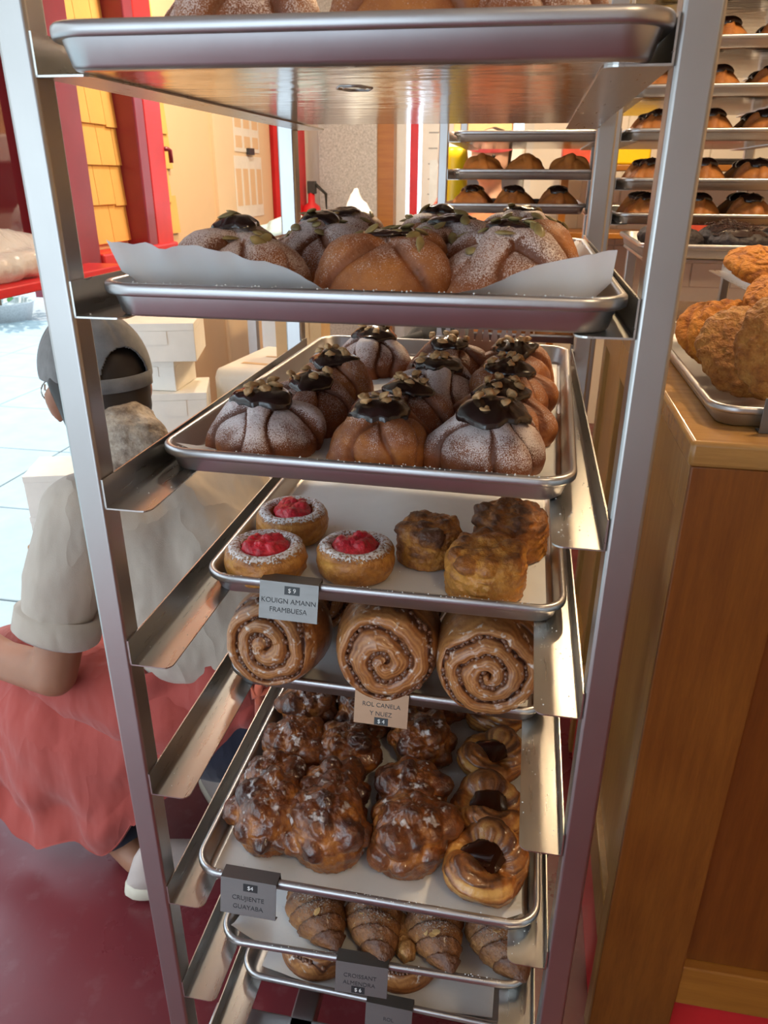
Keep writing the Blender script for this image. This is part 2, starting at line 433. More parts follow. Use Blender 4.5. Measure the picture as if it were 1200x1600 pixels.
# lighter cream part of the left wall, with two notices
box('cream_wall_part', (-1.155, 3.16, 0.0), (-1.135, 4.0, 2.9), 'cream_wall', WL)
def notice(name, y0, y1, z0, z1, label, rows, cols):
    t = empty(name, (-1.134, (y0 + y1) / 2, z0)); tag(t, label, 'paper')
    w = y1 - y0; h = z1 - z0
    box('sheet', (0, -w / 2, 0), (0.003, w / 2, h), 'white_card', t)
    for r in range(rows):
        for c in range(cols):
            yc = -w / 2 + w * (c + 0.5) / cols; zc = h * (r + 0.5) / rows
            box('printed_box', (0.003, yc - w * 0.36 / cols, zc - h * 0.30 / rows), (0.0036, yc + w * 0.36 / cols, zc + h * 0.30 / rows), 'peach_wall', t)
    return t
nt = notice('notice_sheet', 3.42, 3.80, 1.62, 1.90, 'cream notice sheet with small printed squares pinned high on the wall', 3, 3)
box('binder_clip', (0.003, -0.02, -0.012), (0.02, 0.06, 0.02), 'black_print', nt)
notice('notice_chart', 3.40, 3.82, 1.30, 1.60, 'cream chart with four tall printed columns below the notice sheet', 1, 4)
# red column, granite, doors at the back
S('trim_7', (-1.15, 4.02, 0.0), (-0.98, 4.22, 1.84), 'red_paint', None, 0.03)
fe = empty('fire_extinguisher', (-0.93, 4.12, 0.86)); tag(fe, 'red fire extinguisher hanging beside the granite pier', 'extinguisher')
link('cylinder', lathe_me([(0.02, 0), (0.062, 0.01), (0.065, 0.05), (0.065, 0.42), (0.05, 0.48), (0.022, 0.50), (0.02, 0.56)], 20), 'red_paint', fe)
box('valve', (-0.02, -0.02, 0.55), (0.03, 0.02, 0.62), 'dark_rubber', fe, 0.004)
link('hose', tube_me([(0.03, 0, 0.6), (0.09, 0, 0.55), (0.095, 0, 0.35), (0.085, 0, 0.15)], 0.010), 'dark_rubber', fe)
S('wall_granite', (-0.92, 4.28, 0.0), (-0.56, 4.40, 2.9), 'granite')
S('trim_8', (-0.56, 4.30, 0.0), (-0.46, 4.40, 2.9), 'counter_rail')
d1 = S('door_1', (-0.46, 4.40, 0.0), (-0.40, 4.46, 2.3), 'white_plastic')
box('door_frame', (0.30, 4.40, 0.0), (0.36, 4.46, 2.3), 'white_plastic', d1); box('door_frame', (-0.40, 4.40, 2.24), (0.30, 4.46, 2.3), 'white_plastic', d1); box('door_panel', (-0.40, 4.41, 0.0), (0.30, 4.45, 1.0), 'white_plastic', d1)
box('pane', (-0.40, 4.425, 1.0), (0.30, 4.431, 2.24), 'clear_glass', d1)
box('door_stripe', (-0.375, 4.39, 1.0), (-0.325, 4.41, 2.3), 'red_paint', d1)
wb = empty('order_board', (-0.17, 4.375, 1.30)); tag(wb, 'pale blue-white order board with grey written lines on the back door', 'board')
box('panel', (-0.13, 0, -0.06), (0.15, 0.015, 0.65), 'white_plastic', wb, 0.003)
for k in range(7):
    box('written_line', (-0.09, -0.001, 0.02 + 0.085 * k), (0.05 + 0.05 * ((k * 37) % 3) / 2, 0.0, 0.027 + 0.085 * k), 'ink_grey', wb)
box('sheet', (-0.08, -0.002, 0.0), (0.10, -0.001, 0.30), 'bag_plastic', wb)
# white tiles along the back wall, right part
for i in range(10):
    for j in range(5):
        box('tile', (0.66 + i * 0.235, 4.388, 0.9 + j * 0.235), (0.66 + i * 0.235 + 0.229, 4.402, 0.9 + j * 0.235 + 0.229), 'tile_white', bpy.data.objects['wall_back'], 0.003)
# ceiling lamps
def lamp(x, y, power, label, r=0.13, col=(1.0, 0.72, 0.42)):
    t = empty('ceiling_lamp', (x, y, 2.9)); tag(t, label, 'lamp', 'round ceiling lamps')
    link('housing', lathe_me([(r + 0.02, 0), (r + 0.02, -0.05), (r, -0.055), (r, -0.03)], 28), 'white_plastic', t)
    link('diffuser', lathe_me([(r - 0.002, -0.035), (r - 0.002, -0.05), (r * 0.5, -0.054)], 28), 'lamp_glow', t)
    ld = bpy.data.lights.new('lamp_light', 'AREA'); ld.shape = 'DISK'; ld.size = 2 * r; ld.energy = power; ld.color = col
    lo = bpy.data.objects.new('lamp_light', ld); COL.objects.link(lo); lo.parent = t; lo.location = (0, 0, -0.07)
lamp(1.35, 0.9, 20, 'round warm ceiling lamp above the wooden counter')
lamp(0.6, 2.6, 40, 'round warm ceiling lamp above the rear racks')
lamp(-0.45, 2.5, 22, 'added pale ceiling lamp, out of view, lighting the yellow shingle wall', col=(1.0, 0.88, 0.72))  # added out of view to light the shingles, not a known fixture
lamp(1.2, -1.3, 9, 'round warm ceiling lamp behind the viewer')
# outside
pv = structure(box('pavement', (-14, -8, -0.14), (-1.27, 14, -0.035), 'pavement_joint'))
slab = box_me((0, 0, 0), (0.992, 0.792, 0.03), 0.004, 1); slab.materials.append(MATS['pavement'])
for i in range(6):
    for j in range(11):
        link('paving_slab', slab, None, pv, (-2.27 - i * 1.0, -1.6 + j * 0.8, -0.034))
structure(box('road', (-30, -10, -0.2), (-7.3, 30, -0.02), 'road'))
fac = empty('street_building', (-10.5, 2, 0)); tag(fac, 'pale building across the sunlit street', 'building')
box('facade', (-1.5, -22, 0), (0, 30, 8), 'facade', fac)
for i in range(9):
    w_ = box('window', (0, -10 + i * 4.2, 1.0), (0.06, -8 + i * 4.2, 3.4), 'white_plastic', fac)
    box('pane', (0.06, -9.85 + i * 4.2, 1.15), (0.08, -8.15 + i * 4.2, 3.25), 'window_glass', w_)
pl = empty('street_planter', (-5.5, 7.2, -0.02)); tag(pl, 'leafy green plant in a grey planter out on the sunlit pavement', 'plant')
link('pot', lathe_me([(0.30, 0), (0.36, 0.20), (0.38, 0.22), (0.32, 0.21), (0.30, 0.16)], 24), 'granite', pl)
link('stem', tube_me([(0, 0, 0.14), (0.02, 0.03, 0.6), (0.0, -0.02, 1.0)], 0.02), 'trunk_brown', pl)
V = []; F = []
for k in range(340):
    a = rnd.uniform(0, 2 * PI); h = rnd.uniform(0.22, 1.3); rr = rnd.uniform(0.1, 0.75) * (1.2 - 0.3 * h)
    c = Vector((rr * math.cos(a), rr * math.sin(a), h)); d = Vector((math.cos(a + rnd.uniform(-.6, .6)), math.sin(a), rnd.uniform(-0.3, 0.8))).normalized()
    s_ = d.cross(Vector((0, 0, 1))).normalized() * 0.035; b0 = len(V)
    V += [c, c + d * 0.08 + s_, c + d * 0.19, c + d * 0.08 - s_]; F.append((b0, b0 + 1, b0 + 2, b0 + 3))
lf = link('foliage', mesh('leaves', V, F, False), 'leaf_green', pl); lf['kind'] = 'stuff'

# ------------------------------------------------------------------ racks
RW, RD, PW = 0.475, 0.69, 0.0283
def rail_me(side, L, hw=0.046, vh=0.031, t=0.0016, r=0.010):
    s = side; pts = [(0, 0)]
    for k in range(5):
        a = PI / 2 * k / 4; pts.append((hw - r + r * math.sin(a), r - r * math.cos(a)))
    for k in range(5):
        a = PI / 2 * k / 4; pts.append((hw - r + r * math.cos(a), L - r + r * math.sin(a)))
    pts.append((0, L))
    P = [(s * x, y) for x, y in pts]; n_ = len(P)
    V = [(x, y, 0) for x, y in P] + [(x, y, t) for x, y in P]
    F = [tuple(range(n_)) if s < 0 else tuple(range(n_ - 1, -1, -1)), tuple(range(n_, 2 * n_)) if s > 0 else tuple(range(2 * n_ - 1, n_ - 1, -1))]
    for i in range(n_):
        j = (i + 1) % n_; F.append((i, j, n_ + j, n_ + i) if s > 0 else (j, i, n_ + i, n_ + j))
    b = len(V); x0, x1 = 0.0, s * t
    for x in (x0, x1):
        for y in (0, L):
            for z in (0, vh): V.append((x, y, z))
    F += [(b, b + 1, b + 3, b + 2), (b + 4, b + 6, b + 7, b + 5), (b, b + 4, b + 5, b + 1), (b + 2, b + 3, b + 7, b + 6), (b + 1, b + 5, b + 7, b + 3)]
    me = mesh('rail', V, F, False); me.materials.append(MATS['rail_metal']); return me
def rack(x, y, zs, label, height=1.80, base=0.16):
    t = empty('tray_rack', (x, y, 0)); tag(t, label, 'rack')
    pm = box_me((0, 0, base), (PW, PW, height), 0.0035, 3); pm.materials.append(MATS['rack_metal'])
    for px, py in ((-PW, 0), (RW, 0), (-PW, RD), (RW, RD)):
        link('post', pm, None, t, (px, py, 0))
    L = RD + PW - 0.001
    ml, mr = rail_me(1, L), rail_me(-1, L)
    for z in zs:
        link('shelf_rail', ml, None, t, (0.0003, 0.0005, z)); link('shelf_rail', mr, None, t, (RW - 0.0003, 0.0005, z))
    for z in (base - 0.03, height):
        fx = box_me((-PW, 0, 0), (RW + PW, PW, 0.03), 0.003, 2); fy = box_me((0, PW, 0), (PW, RD, 0.03), 0.003, 2)
        for m_ in (fx, fy): m_.materials.append(MATS['rack_metal'])
        link('frame_bar', fx, None, t, (0, 0, z)); link('frame_bar', fx, None, t, (0, RD, z))
        link('frame_bar', fy, None, t, (-PW, 0, z)); link('frame_bar', fy, None, t, (RW, 0, z))
    wm = lathe_me([(0.012, -0.014), (0.05, -0.014), (0.055, -0.008), (0.055, 0.008), (0.05, 0.014), (0.012, 0.014)], 24); wm.materials.append(MATS['dark_rubber'])
    cm = box_me((-0.025, -0.022, 0.06), (0.025, 0.022, base - 0.03), 0.004, 2); cm.materials.append(MATS['rack_metal'])
    for px, py in ((-PW / 2, PW / 2), (RW + PW / 2, PW / 2), (-PW / 2, RD + PW / 2), (RW + PW / 2, RD + PW / 2)):
        c_ = link('caster', cm, None, t, (px, py, 0)); link('wheel', wm, None, c_, (0, 0, 0.056), (PI / 2, 0, 0.3))
    return t
front = rack(0, 0, ZR, 'tall metal tray rack in front, holding eight trays of pastries')
box('base_bar', (0.10, PW, 0.205), (0.14, RD, 0.235), 'rack_metal', front, 0.003)
box('base_bar', (-PW, 0.10, 0.205), (RW + PW, 0.14, 0.235), 'rack_metal', front, 0.003)

# ------------------------------------------------------------------ trays, paper, tags
TW, TD, TH = 0.449, 0.657, 0.030
def rrect(w, d, r, n_=8):
    P = []
    for cx, cy, a0 in ((w / 2 - r, r, -PI / 2), (w / 2 - r, d - r, 0), (-w / 2 + r, d - r, PI / 2), (-w / 2 + r, r, PI)):
        for k in range(n_ + 1):
            a = a0 + PI / 2 * k / n_; P.append((cx + r * math.cos(a), cy + r * math.sin(a)))
    return np.array(P)
def pan_me(w=TW, d=TD, h=TH):
    prof = [(.020, 0), (.015, .0006), (.0125, .003), (.0075, h - .0105), (.0025, h - .011), (.0006, h - .0095), (0, h - .007), (0, h - .004), (.0006, h - .0018), (.0022, h - .0004), (.0045, h), (.007, h - .0008), (.0088, h - .003), (.0135, .005), (.016, .0027), (.021, .002)]
    loops = []
    for ins, z in prof:
        q = rrect(w - 2 * ins, d - 2 * ins, 0.038 - ins); q[:, 1] += ins
        loops.append(np.column_stack([q, np.full(len(q), z)]))
    V, F = loft(loops)
    me = mesh('pan', V, F); me.materials.append(MATS['pan_metal']); me.materials.append(MATS['pan_bottom']); me.polygons[len(F) - 2].material_index = 1
    try: me.set_sharp_from_angle(angle=0.9)
    except Exception: pass
    return me
PAN = pan_me()
def tray(x, y, z, label, rz=0.0, me=None, group=None):
    o = link('baking_tray', me or PAN, None, None, (x, y, z), (0, 0, rz)); tag(o, label, 'tray', group); return o
TX = RW / 2
tray_def = [  # x centre, front y, rotation, label
    (TX + 0.012, -0.034, 0.02, 'metal baking tray at the very top of the front rack, seen from below'),
    (TX + 0.007, -0.006, -0.004, 'metal baking tray of pumpkin-seed buns at eye level, second from the top'),
    (TX - 0.009, 0.092, -0.028, 'metal baking tray holding twelve chocolate and hazelnut buns'),
    (TX + 0.003, 0.154, 0.0, 'metal baking tray of raspberry kouign amann and plain crunchy buns'),
    (TX - 0.003, 0.203, -0.02, 'metal baking tray of upright cinnamon rolls'),
    (TX + 0.004, 0.030, -0.006, 'metal baking tray of glazed guava pastries and dark jam danishes'),
    (TX + 0.008, 0.074, 0.02, 'metal baking tray of almond croissants'),
    (TX - 0.002, 0.140, -0.02, 'lowest metal baking tray, with two flat swirl rolls')]
TR = []
for i, (x, y, r, lab) in enumerate(tray_def):
    TR.append(tray(x, y, ZR[i] + 0.0017, lab, r, None, 'trays on the front rack'))
# maker's stamp pressed under the top tray
def hexa(w, h, n_=6):
    pts = [(-w, 0), (-w * .55, h), (w * .55, h), (w, 0), (w * .55, -h), (-w * .55, -h), (-w, 0)]
    return [(a, b, 0) for a, b in pts]
link('pressed_mark', tube_me(hexa(0.016, 0.020), 0.0009, 6, False), 'pan_metal', TR[0], (-0.02, 0.16, -0.0001))
link('pressed_mark', tube_me(hexa(0.010, 0.012), 0.0007, 6, False), 'pan_metal', TR[0], (-0.02, 0.16, -0.0001))
def T2W(i, u, v, h):
    """tray coordinates (u from centre, v from front) -> world"""
    x, y, r, _ = tray_def[i]
    return (x + u * math.cos(r) - v * math.sin(r), y + u * math.sin(r) + v * math.cos(r), ZR[i] + 0.0017 + 0.002 + h)

def paper(i, label, fn, w=0.40, d=0.61, nx=70, ny=90, v0=0.022):
    u = np.linspace(-w / 2, w / 2, nx); v = np.linspace(v0, v0 + d, ny)
    U, Vv = np.meshgrid(u, v, indexing='ij')
    X, Y, Z = fn(U, Vv, w, d, v0)
    P = np.stack([X, Y, Z], -1).reshape(-1, 3)
    F = [(a * ny + b, (a + 1) * ny + b, (a + 1) * ny + b + 1, a * ny + b + 1) for a in range(nx - 1) for b in range(ny - 1)]
    x, y, r, _ = tray_def[i]
    n0 = len(P); P2 = P.copy(); P2[:, 2] -= 0.0003
    o = link('parchment_paper', mesh('paper', np.concatenate([P, P2]), F + [tuple(n0 + q for q in f[::-1]) for f in F]), 'parchment', None, (x, y, ZR[i] + 0.0017), (0, 0, r))
    tag(o, label, 'paper', 'parchment sheets lining the trays'); return o
def flat(seed, amp=0.0012):
    def fn(U, V, w, d, v0):
        P = np.stack([U, V, U * 0], -1)
        return U, V, 0.0036 + amp * (1 + fbm(P, 9, seed))
    return fn
def curl1(U, V, w, d, v0):
    P = np.stack([U, V, U * 0], -1); s = (V - v0)
    left = np.clip((-U - 0.0) / (w / 2), 0, 1); right = np.clip((U - 0.07) / (w / 2 - 0.07), 0, 1)
    hgt = 0.022 + 0.030 * left ** 0.5 + 0.034 * right ** 1.2 - 0.020 * np.exp(-((U - 0.03) / 0.05) ** 2)
    up = np.clip(1 - s / 0.040, 0, 1)
    z = 0.0036 + hgt * up ** 0.9 * 1.15 * (1 + 0.16 * fbm(P, 22, 5)) + 0.006 * up * fbm(P, 40, 5)
    sd = np.clip((np.abs(U) - w / 2 + 0.03) / 0.03, 0, 1)
    z = np.maximum(z, 0.0036 + sd * (0.030 + 0.012 * fbm(P, 14, 8)))
    y = v0 + np.where(s < 0.040, 0.010 + 0.75 * s, s) - 0.010 * up + 0.0045 * up * (1 - 2 * np.abs(fbm(P * np.array([1, 0.4, 1]), 34, 6)))
    return U * (1 - 0.01 * sd), y, z
def corner_curl(seed, cl, cr, hl=0.03, hr=0.03, size=0.07):
    def fn(U, V, w, d, v0):
        P = np.stack([U, V, U * 0], -1); z = 0.0036 + 0.0012 * (1 + fbm(P, 9, seed))
        for c, sx, h in ((cl, -1, hl), (cr, 1, hr)):
            if c:
                q = np.clip(1 - np.hypot(U - sx * w / 2, V - v0) / size, 0, 1); z = z + h * q ** 1.2 * (1 + 0.25 * fbm(P, 30, seed + 2))
        return U, V, z
    return fn
paper(0, 'parchment sheet on the topmost tray under sugared buns', flat(1))
paper(1, 'white parchment sheet sticking up along the front of the pumpkin-seed bun tray', curl1, 0.424, 0.60, v0=0.0145)
paper(2, 'parchment sheet with curled front corners under the hazelnut buns', corner_curl(3, True, True, 0.026, 0.016), 0.41, 0.60, v0=0.018)
paper(3, 'flat parchment sheet under the raspberry pastries', flat(4), 0.405, 0.615, v0=0.020)
paper(4, 'parchment sheet under the cinnamon rolls', flat(5), 0.40)
paper(5, 'parchment sheet under the guava pastries', corner_curl(6, False, True, 0, 0.018, 0.03), 0.405)
paper(6, 'parchment sheet with lifted left corner under the almond croissants', corner_curl(7, True, True, 0.035, 0.012, 0.06), 0.412, 0.60, v0=0.016)
paper(7, 'crumpled parchment sheet under the flat swirl rolls on the lowest tray', corner_curl(8, True, True, 0.02, 0.01, 0.09), 0.38)

def price_tag(i, xw, rows, price, ptop, label, w=0.074, h=0.044, tilt=0.0, mat='tag_metal', tsize=0.0088):
    """bent metal tag hooked over the front rim"""
    x, y, r, _ = tray_def[i]
    t = empty('price_tag', (xw, y + (xw - x) * math.sin(r), ZR[i] + 0.0017 + TH), (0, tilt, r)); tag(t, label, 'tag', 'price tags hooked on the trays')
    prof = [(0.0125, -0.014), (0.0125, 0.0018), (-0.0045, 0.0018), (-0.0165, -h), (-0.0090, -h - 0.003)]
    th = 0.0011; outer = []
    for k, (a, b) in enumerate(prof):
        p = np.array(prof[max(0, k - 1)]); q = np.array(prof[min(len(prof) - 1, k + 1)]); d = q - p; d = d / np.linalg.norm(d); nn = np.array([d[1], -d[0]])
        outer.append((a + nn[0] * th, b + nn[1] * th))
    ring = prof + outer[::-1]
    V = [(-w / 2, a, b) for a, b in ring] + [(w / 2, a, b) for a, b in ring]; n_ = len(ring); F = []
    for k in range(n_):
        j = (k + 1) % n_; F.append((k, j, n_ + j, n_ + k))
    m_ = len(prof)
    for k in range(m_ - 1):
        F.append((k, n_ - 1 - k, n_ - 2 - k, k + 1)); F.append((n_ + k, n_ + k + 1, 2 * n_ - 2 - k, 2 * n_ - 1 - k))
    me = mesh('tag', V, F, False)
    bm = bmesh.new(); bm.from_mesh(me); bmesh.ops.recalc_face_normals(bm, faces=bm.faces); bm.to_mesh(me); bm.free()
    link('plate', me, mat, t)
    # frame of the front face
    top = np.array((-0.0045, 0.0018)); bot = np.array((-0.0165, -h)); dv = bot - top; L = np.linalg.norm(dv); ang = math.atan2(dv[0], -dv[1])  # lean
    def on_face(u, s, off=0.0009):
        p = top + dv / L * s; nn = np.array([dv[1], -dv[0]]) / L
        return (u, p[0] + nn[0] * off, p[1] + nn[1] * off)
    rot = (PI / 2 + ang, 0, 0)
    z0 = 0.0012
    for k, row_ in enumerate(rows):
        link('lettering', text_me(row_[0], tsize), 'black_print', t, on_face(row_[2] if len(row_) > 2 else 0, row_[1] * L, z0), rot)
    u, s = ptop
    st = link('price_sticker', box_me((-0.0095, -0.0052, 0), (0.0095, 0.0052, 0.0003)), 'label_black', t, on_face(u, s * L, z0), rot)
    link('price_figures', text_me(price, 0.0078), 'label_white', st, (0, 0, 0.0005))
    return t
price_tag(3, 0.1345, [('KOUIGN AMANN', 0.50), ('FRAMBUESA', 0.74)], '$ 9', (0.004, 0.20), 'grey metal price tag reading KOUIGN AMANN FRAMBUESA', tilt=0.015)
price_tag(4, 0.2405, [('ROL CANELA', 0.40), ('Y NUEZ', 0.66)], '$ 4', (0.001, 0.88), 'copper-toned metal price tag reading ROL CANELA Y NUEZ', mat='tag_copper')
price_tag(5, 0.1005, [('CRUJIENTE', 0.52), ('GUAYABA', 0.77)], '$4', (0.003, 0.20), 'worn metal price tag reading CRUJIENTE GUAYABA', h=0.047)
price_tag(6, 0.2375, [('CROISSANT', 0.42, -0.002), ('ALMENDRA', 0.66, -0.003)], '$ 6', (-0.004, 0.86), 'worn metal price tag reading CROISSANT ALMENDRA')
price_tag(7, 0.2660, [('ROL', 0.50)], '$ 4', (0.0, 0.86), 'grey metal price tag at the bottom edge on the lowest tray')

# sugar specks fallen on trays and rails
def specks(parent, pts, size=(0.0004, 0.0011), mat='label_white'):
    V = []; F = []
    for p in pts:
        r_ = rnd.uniform(*size); b0 = len(V)
        V += [(p[0] + r_ * a, p[1] + r_ * b, p[2] + r_ * c) for a, b, c in ((1, 0, 0), (-1, 0, 0), (0, 1, 0), (0, -1, 0), (0, 0, 1), (0, 0, -0.5))]
        F += [(b0 + i, b0 + j, b0 + k) for i, j, k in ((0, 2, 4), (2, 1, 4), (1, 3, 4), (3, 0, 4), (2, 0, 5), (1, 2, 5), (3, 1, 5), (0, 3, 5))]
    o = link('sugar_specks', mesh('specks', V, F, False), mat, parent); o['kind'] = 'stuff'
for i in (1, 2, 3, 5, 6):
    specks(TR[i], [(rnd.uniform(-0.2, 0.2), rnd.uniform(0.0005, 0.008), TH + 0.0002) for _ in range(60)] + [(rnd.uniform(-0.19, 0.19), rnd.uniform(0.03, 0.3), 0.0065) for _ in range(160)])
specks(front, [(RW - rnd.uniform(0.002, 0.044), rnd.uniform(0.01, 0.16), ZR[k] + 0.002) for k in (2, 3, 4, 5) for _ in range(26)] + [(rnd.uniform(0.002, 0.044), rnd.uniform(0.01, 0.16), ZR[k] + 0.002) for k in (1, 2, 3, 4) for _ in range(8)])
# ------------------------------------------------------------------ pastry builders
def star_me(D, F, R, cz, attrs=None, flat=True, nz=None):
    P = D * R[:, None]; P[:, 2] += cz
    if flat: P[:, 2] = np.where(P[:, 2] < 0, P[:, 2] * 0.05, P[:, 2])
    return P
BD, BF = sphere_dirs(64, 96)
MD, MF = sphere_dirs(44, 64)
SD, SF = sphere_dirs(9, 12)

UD, UF = sphere_dirs(84, 172)
def straps(rs, r0, R0, arms=4, twist=0.0):
    """dough straps ('bones') laid over a bun: returns height field f(D)"""
    ps = [(twist + 2 * PI * a / arms + rs.uniform(-0.22, 0.22), rs.uniform(-0.25, 0.25), rs.uniform(0, 6.28), rs.uniform(0.85, 1.12)) for a in range(arms)]
    def f(D):
        th = np.arccos(np.clip(D[:, 2], -1, 1)); ph = np.arctan2(D[:, 1], D[:, 0]); best = np.zeros(len(D)); gr = np.zeros(len(D))
        for p0, bend, k, sz in ps:
            q = ph - p0 - bend * (th - 0.6); q = (q + PI) % (2 * PI) - PI
            d = np.abs(q) * np.sin(th) * R0 + np.where(np.abs(q) > 1.6, 0.03, 0.0) * np.clip((th - 0.15) / 0.2, 0, 1)
            w = r0 * sz * (1.0 + 0.22 * np.sin(th * 4.4 + k)); x = d / w
            H = 0.62 * w * (0.85 + 0.25 * np.sin(th * 4.4 + k + 0.5))
            best = np.maximum(best, H * np.sqrt(np.clip(1 - x ** 2.4, 0, 1))); gr = np.maximum(gr, np.exp(-((x - 1.06) / 0.16) ** 2))
        return best - 0.0020 * gr * (best <= 0.0), gr
    return f
class Bun: pass
def bun_variant(seed, rx=0.058, rz=0.046, r0=0.0165, sugar=0.8, dark=0.5, mat='bun_crust', twist=0.3, cz=0.017):
    rs = np.random.RandomState(seed); b = Bun()
    ry = rx * rs.uniform(0.95, 1.02); sf = straps(rs, r0, rx, 4, twist + rs.uniform(-0.3, 0.3))
    def rf(D):
        r = ell_exit(D, (0, 0, 0), (rx, ry, rz)) * (1 + 0.03 * fbm(D, 2.2, seed, 3)) + sf(D)[0]
        return r + 0.0005 * vnoise(D, 22, seed)
    b.rf = rf; b.cz = cz
    R = rf(UD); P = star_me(UD, UF, R, cz); b.ext = float(np.hypot(P[:, 0], P[:, 1]).max())
    h_, groove = sf(UD); nb = fbm(UD, 3.0, seed + 9, 3); groove = groove * (UD[:, 2] < 0.85)
    a = np.clip(dark + 0.18 * UD[:, 2] + 0.35 * nb + 0.30 * groove, 0, 1)  # groove term paints the shade of the strap creases into the crust
    s = np.clip((sugar * (0.45 + 0.75 * np.clip(UD[:, 2] + 0.25, 0, 1)) + 0.35 * fbm(UD, 4, seed + 4)) * (1 - 0.75 * groove), 0, 1.1) * np.clip((P[:, 2] - 0.006) / 0.02, 0, 1)
    b.me = mesh('bun', P, UF, True, {'a': a, 'b': s}); b.me.materials.append(MATS[mat])
    return b
def topping(b, seed, th0=0.62, off=0.0045, mat='chocolate', jag=0.30):
    nt, nf = 14, 56; V = []; F = []
    ph = np.linspace(0, 2 * PI, nf, endpoint=False)
    edge = th0 * (1 + 0.7 * jag * vnoise(np.stack([np.cos(ph) * 1.6, np.sin(ph) * 1.6, ph * 0], -1), 1.0, seed) + 0.10 * vnoise(np.stack([np.cos(ph) * 4, np.sin(ph) * 4, ph * 0], -1), 1.0, seed + 3))
    dirs = [np.array([[0, 0, 1.0]])]; offs = [np.array([off * 1.3])]
    for i in range(1, nt + 1):
        t = i / nt; T = edge * t
        dirs.append(np.stack([np.sin(T) * np.cos(ph), np.sin(T) * np.sin(ph), np.cos(T)], -1))
        offs.append(np.full(nf, off * (max(0.0, 1 - t ** 4)) ** 0.5 - (0.0012 if i == nt else 0)))
    D = np.concatenate(dirs); O = np.concatenate(offs)
    # chocolate flows smooth: blend surface with its own average radius
    r = b.rf(D); ring = np.concatenate([[r[0]], np.repeat(r[1:].reshape(nt, nf).mean(1) + 0.6 * r[1:].reshape(nt, nf).std(1), nf)])
    r = np.maximum(r - 0.0005, ring) + O + 0.0012 * vnoise(D, 9, seed) * (O > 0)
    P = D * r[:, None]; P[:, 2] += b.cz
    for j in range(nf): F.append((0, 1 + j, 1 + (j + 1) % nf))
    for i in range(nt - 1):
        for j in range(nf):
            k = (j + 1) % nf; a = 1 + i * nf; c = a + nf
            F.append((a + j, c + j, c + k, a + k))
    me = mesh('topping', P, F); me.materials.append(MATS[mat])
    def surf(th, ph):
        d = np.array([[math.sin(th) * math.cos(ph), math.sin(th) * math.sin(ph), math.cos(th)]])
        rr = float(b.rf(d)[0]); rr = max(rr, 0.55 * rr + 0.45 * max(rr, float(r.max()) * 0.83)) + off
        p = d[0] * rr; p[2] += b.cz
        return Vector(p), Vector(d[0])
    return me, surf
# small toppings
def nut_me(seed):
    rs = np.random.RandomState(seed)
    R = 0.0068 * (1 + 0.55 * fbm(SD, 1.9, seed, 2)) * np.where(SD[:, 2] < 0.0, 0.35, 1.0)
    P = SD * R[:, None] * np.array([1.1, 0.85, 0.9]); me = mesh('nut', P, SF); me.materials.append(MATS['hazelnut']); return me
NUTS = [nut_me(s) for s in (1, 2, 3)]
def seed_me():
    n_ = 10; loops = []
    for t in np.linspace(0.02, 0.98, 7):
        w = 0.0046 * math.sin(PI * t ** 0.8) ** 0.75 + 0.0003; h = w * 0.42
        loops.append(np.array([(w * math.cos(2 * PI * k / n_), (t - 0.5) * 0.0185, h * math.sin(2 * PI * k / n_)) for k in range(n_)]))
    V, F = loft(loops); me = mesh('seed', V, F); me.materials.append(MATS['pumpkin_seed']); return me
SEED = seed_me()
def flake_me():
    pts = [(0.006 * math.cos(2 * PI * k / 9), 0.0038 * math.sin(2 * PI * k / 9)) for k in range(9)]
    V = [(x, y, 0) for x, y in pts] + [(x, y, 0.0009) for x, y in pts]
    F = [tuple(range(8, -1, -1)), tuple(range(9, 18))] + [(k, (k + 1) % 9, 9 + (k + 1) % 9, 9 + k) for k in range(9)]
    me = mesh('flake', V, F, False); me.materials.append(MATS['almond']); return me
FLAKE = flake_me()
def put(name, me, parent, p, nrm, spin, rs, tiltv=0.3):
    q = nrm.to_track_quat('Z', 'Y') @ Euler((rs.uniform(-tiltv, tiltv), rs.uniform(-tiltv, tiltv), spin)).to_quaternion()
    o = link(name, me, None, parent, p); o.rotation_euler = q.to_euler(); return o

# ---- tray 3: twelve chocolate and hazelnut buns
HV = [bun_variant(11, sugar=0.95, dark=0.55), bun_variant(12, sugar=0.42, dark=0.24, twist=0.75), bun_variant(13, sugar=0.9, dark=0.55, twist=0.1), bun_variant(14, sugar=0.5, dark=0.5, twist=0.5), bun_variant(15, sugar=0.5, dark=0.28, twist=0.2)]
HT = [topping(b, 20 + k, 0.60 + 0.05 * (k % 3), 0.0055) for k, b in enumerate(HV)]
rows_ = ['front row', 'second row', 'third row', 'back row']; cols_ = ['left', 'middle', 'right']
def ordinal(r, c): return '%s, %s column' % (rows_[r], cols_[c])
hz = {  # (row, col): (u, v, variant, rot, scale)
    (0, 0): (-0.136, 0.060, 0, 0.2, 1.04), (0, 1): (0.000, 0.048, 1, 0.0, 0.98), (0, 2): (0.128, 0.062, 2, 0.5, 1.06),
    (1, 0): (-0.112, 0.185, 3, 0.9, 1.0), (1, 1): (0.012, 0.178, 3, 2.2, 1.0), (1, 2): (0.160, 0.195, 4, 1.3, 1.0),
    (2, 0): (-0.120, 0.318, 4, 2.6, 1.0), (2, 1): (0.030, 0.300, 0, 3.6, 1.02), (2, 2): (0.152, 0.318, 4, 0.4, 1.0),
    (3, 0): (-0.100, 0.500, 2, 3.0, 1.0), (3, 1): (0.030, 0.452, 3, 4.0, 1.02), (3, 2): (0.160, 0.450, 4, 3.3, 1.0)}
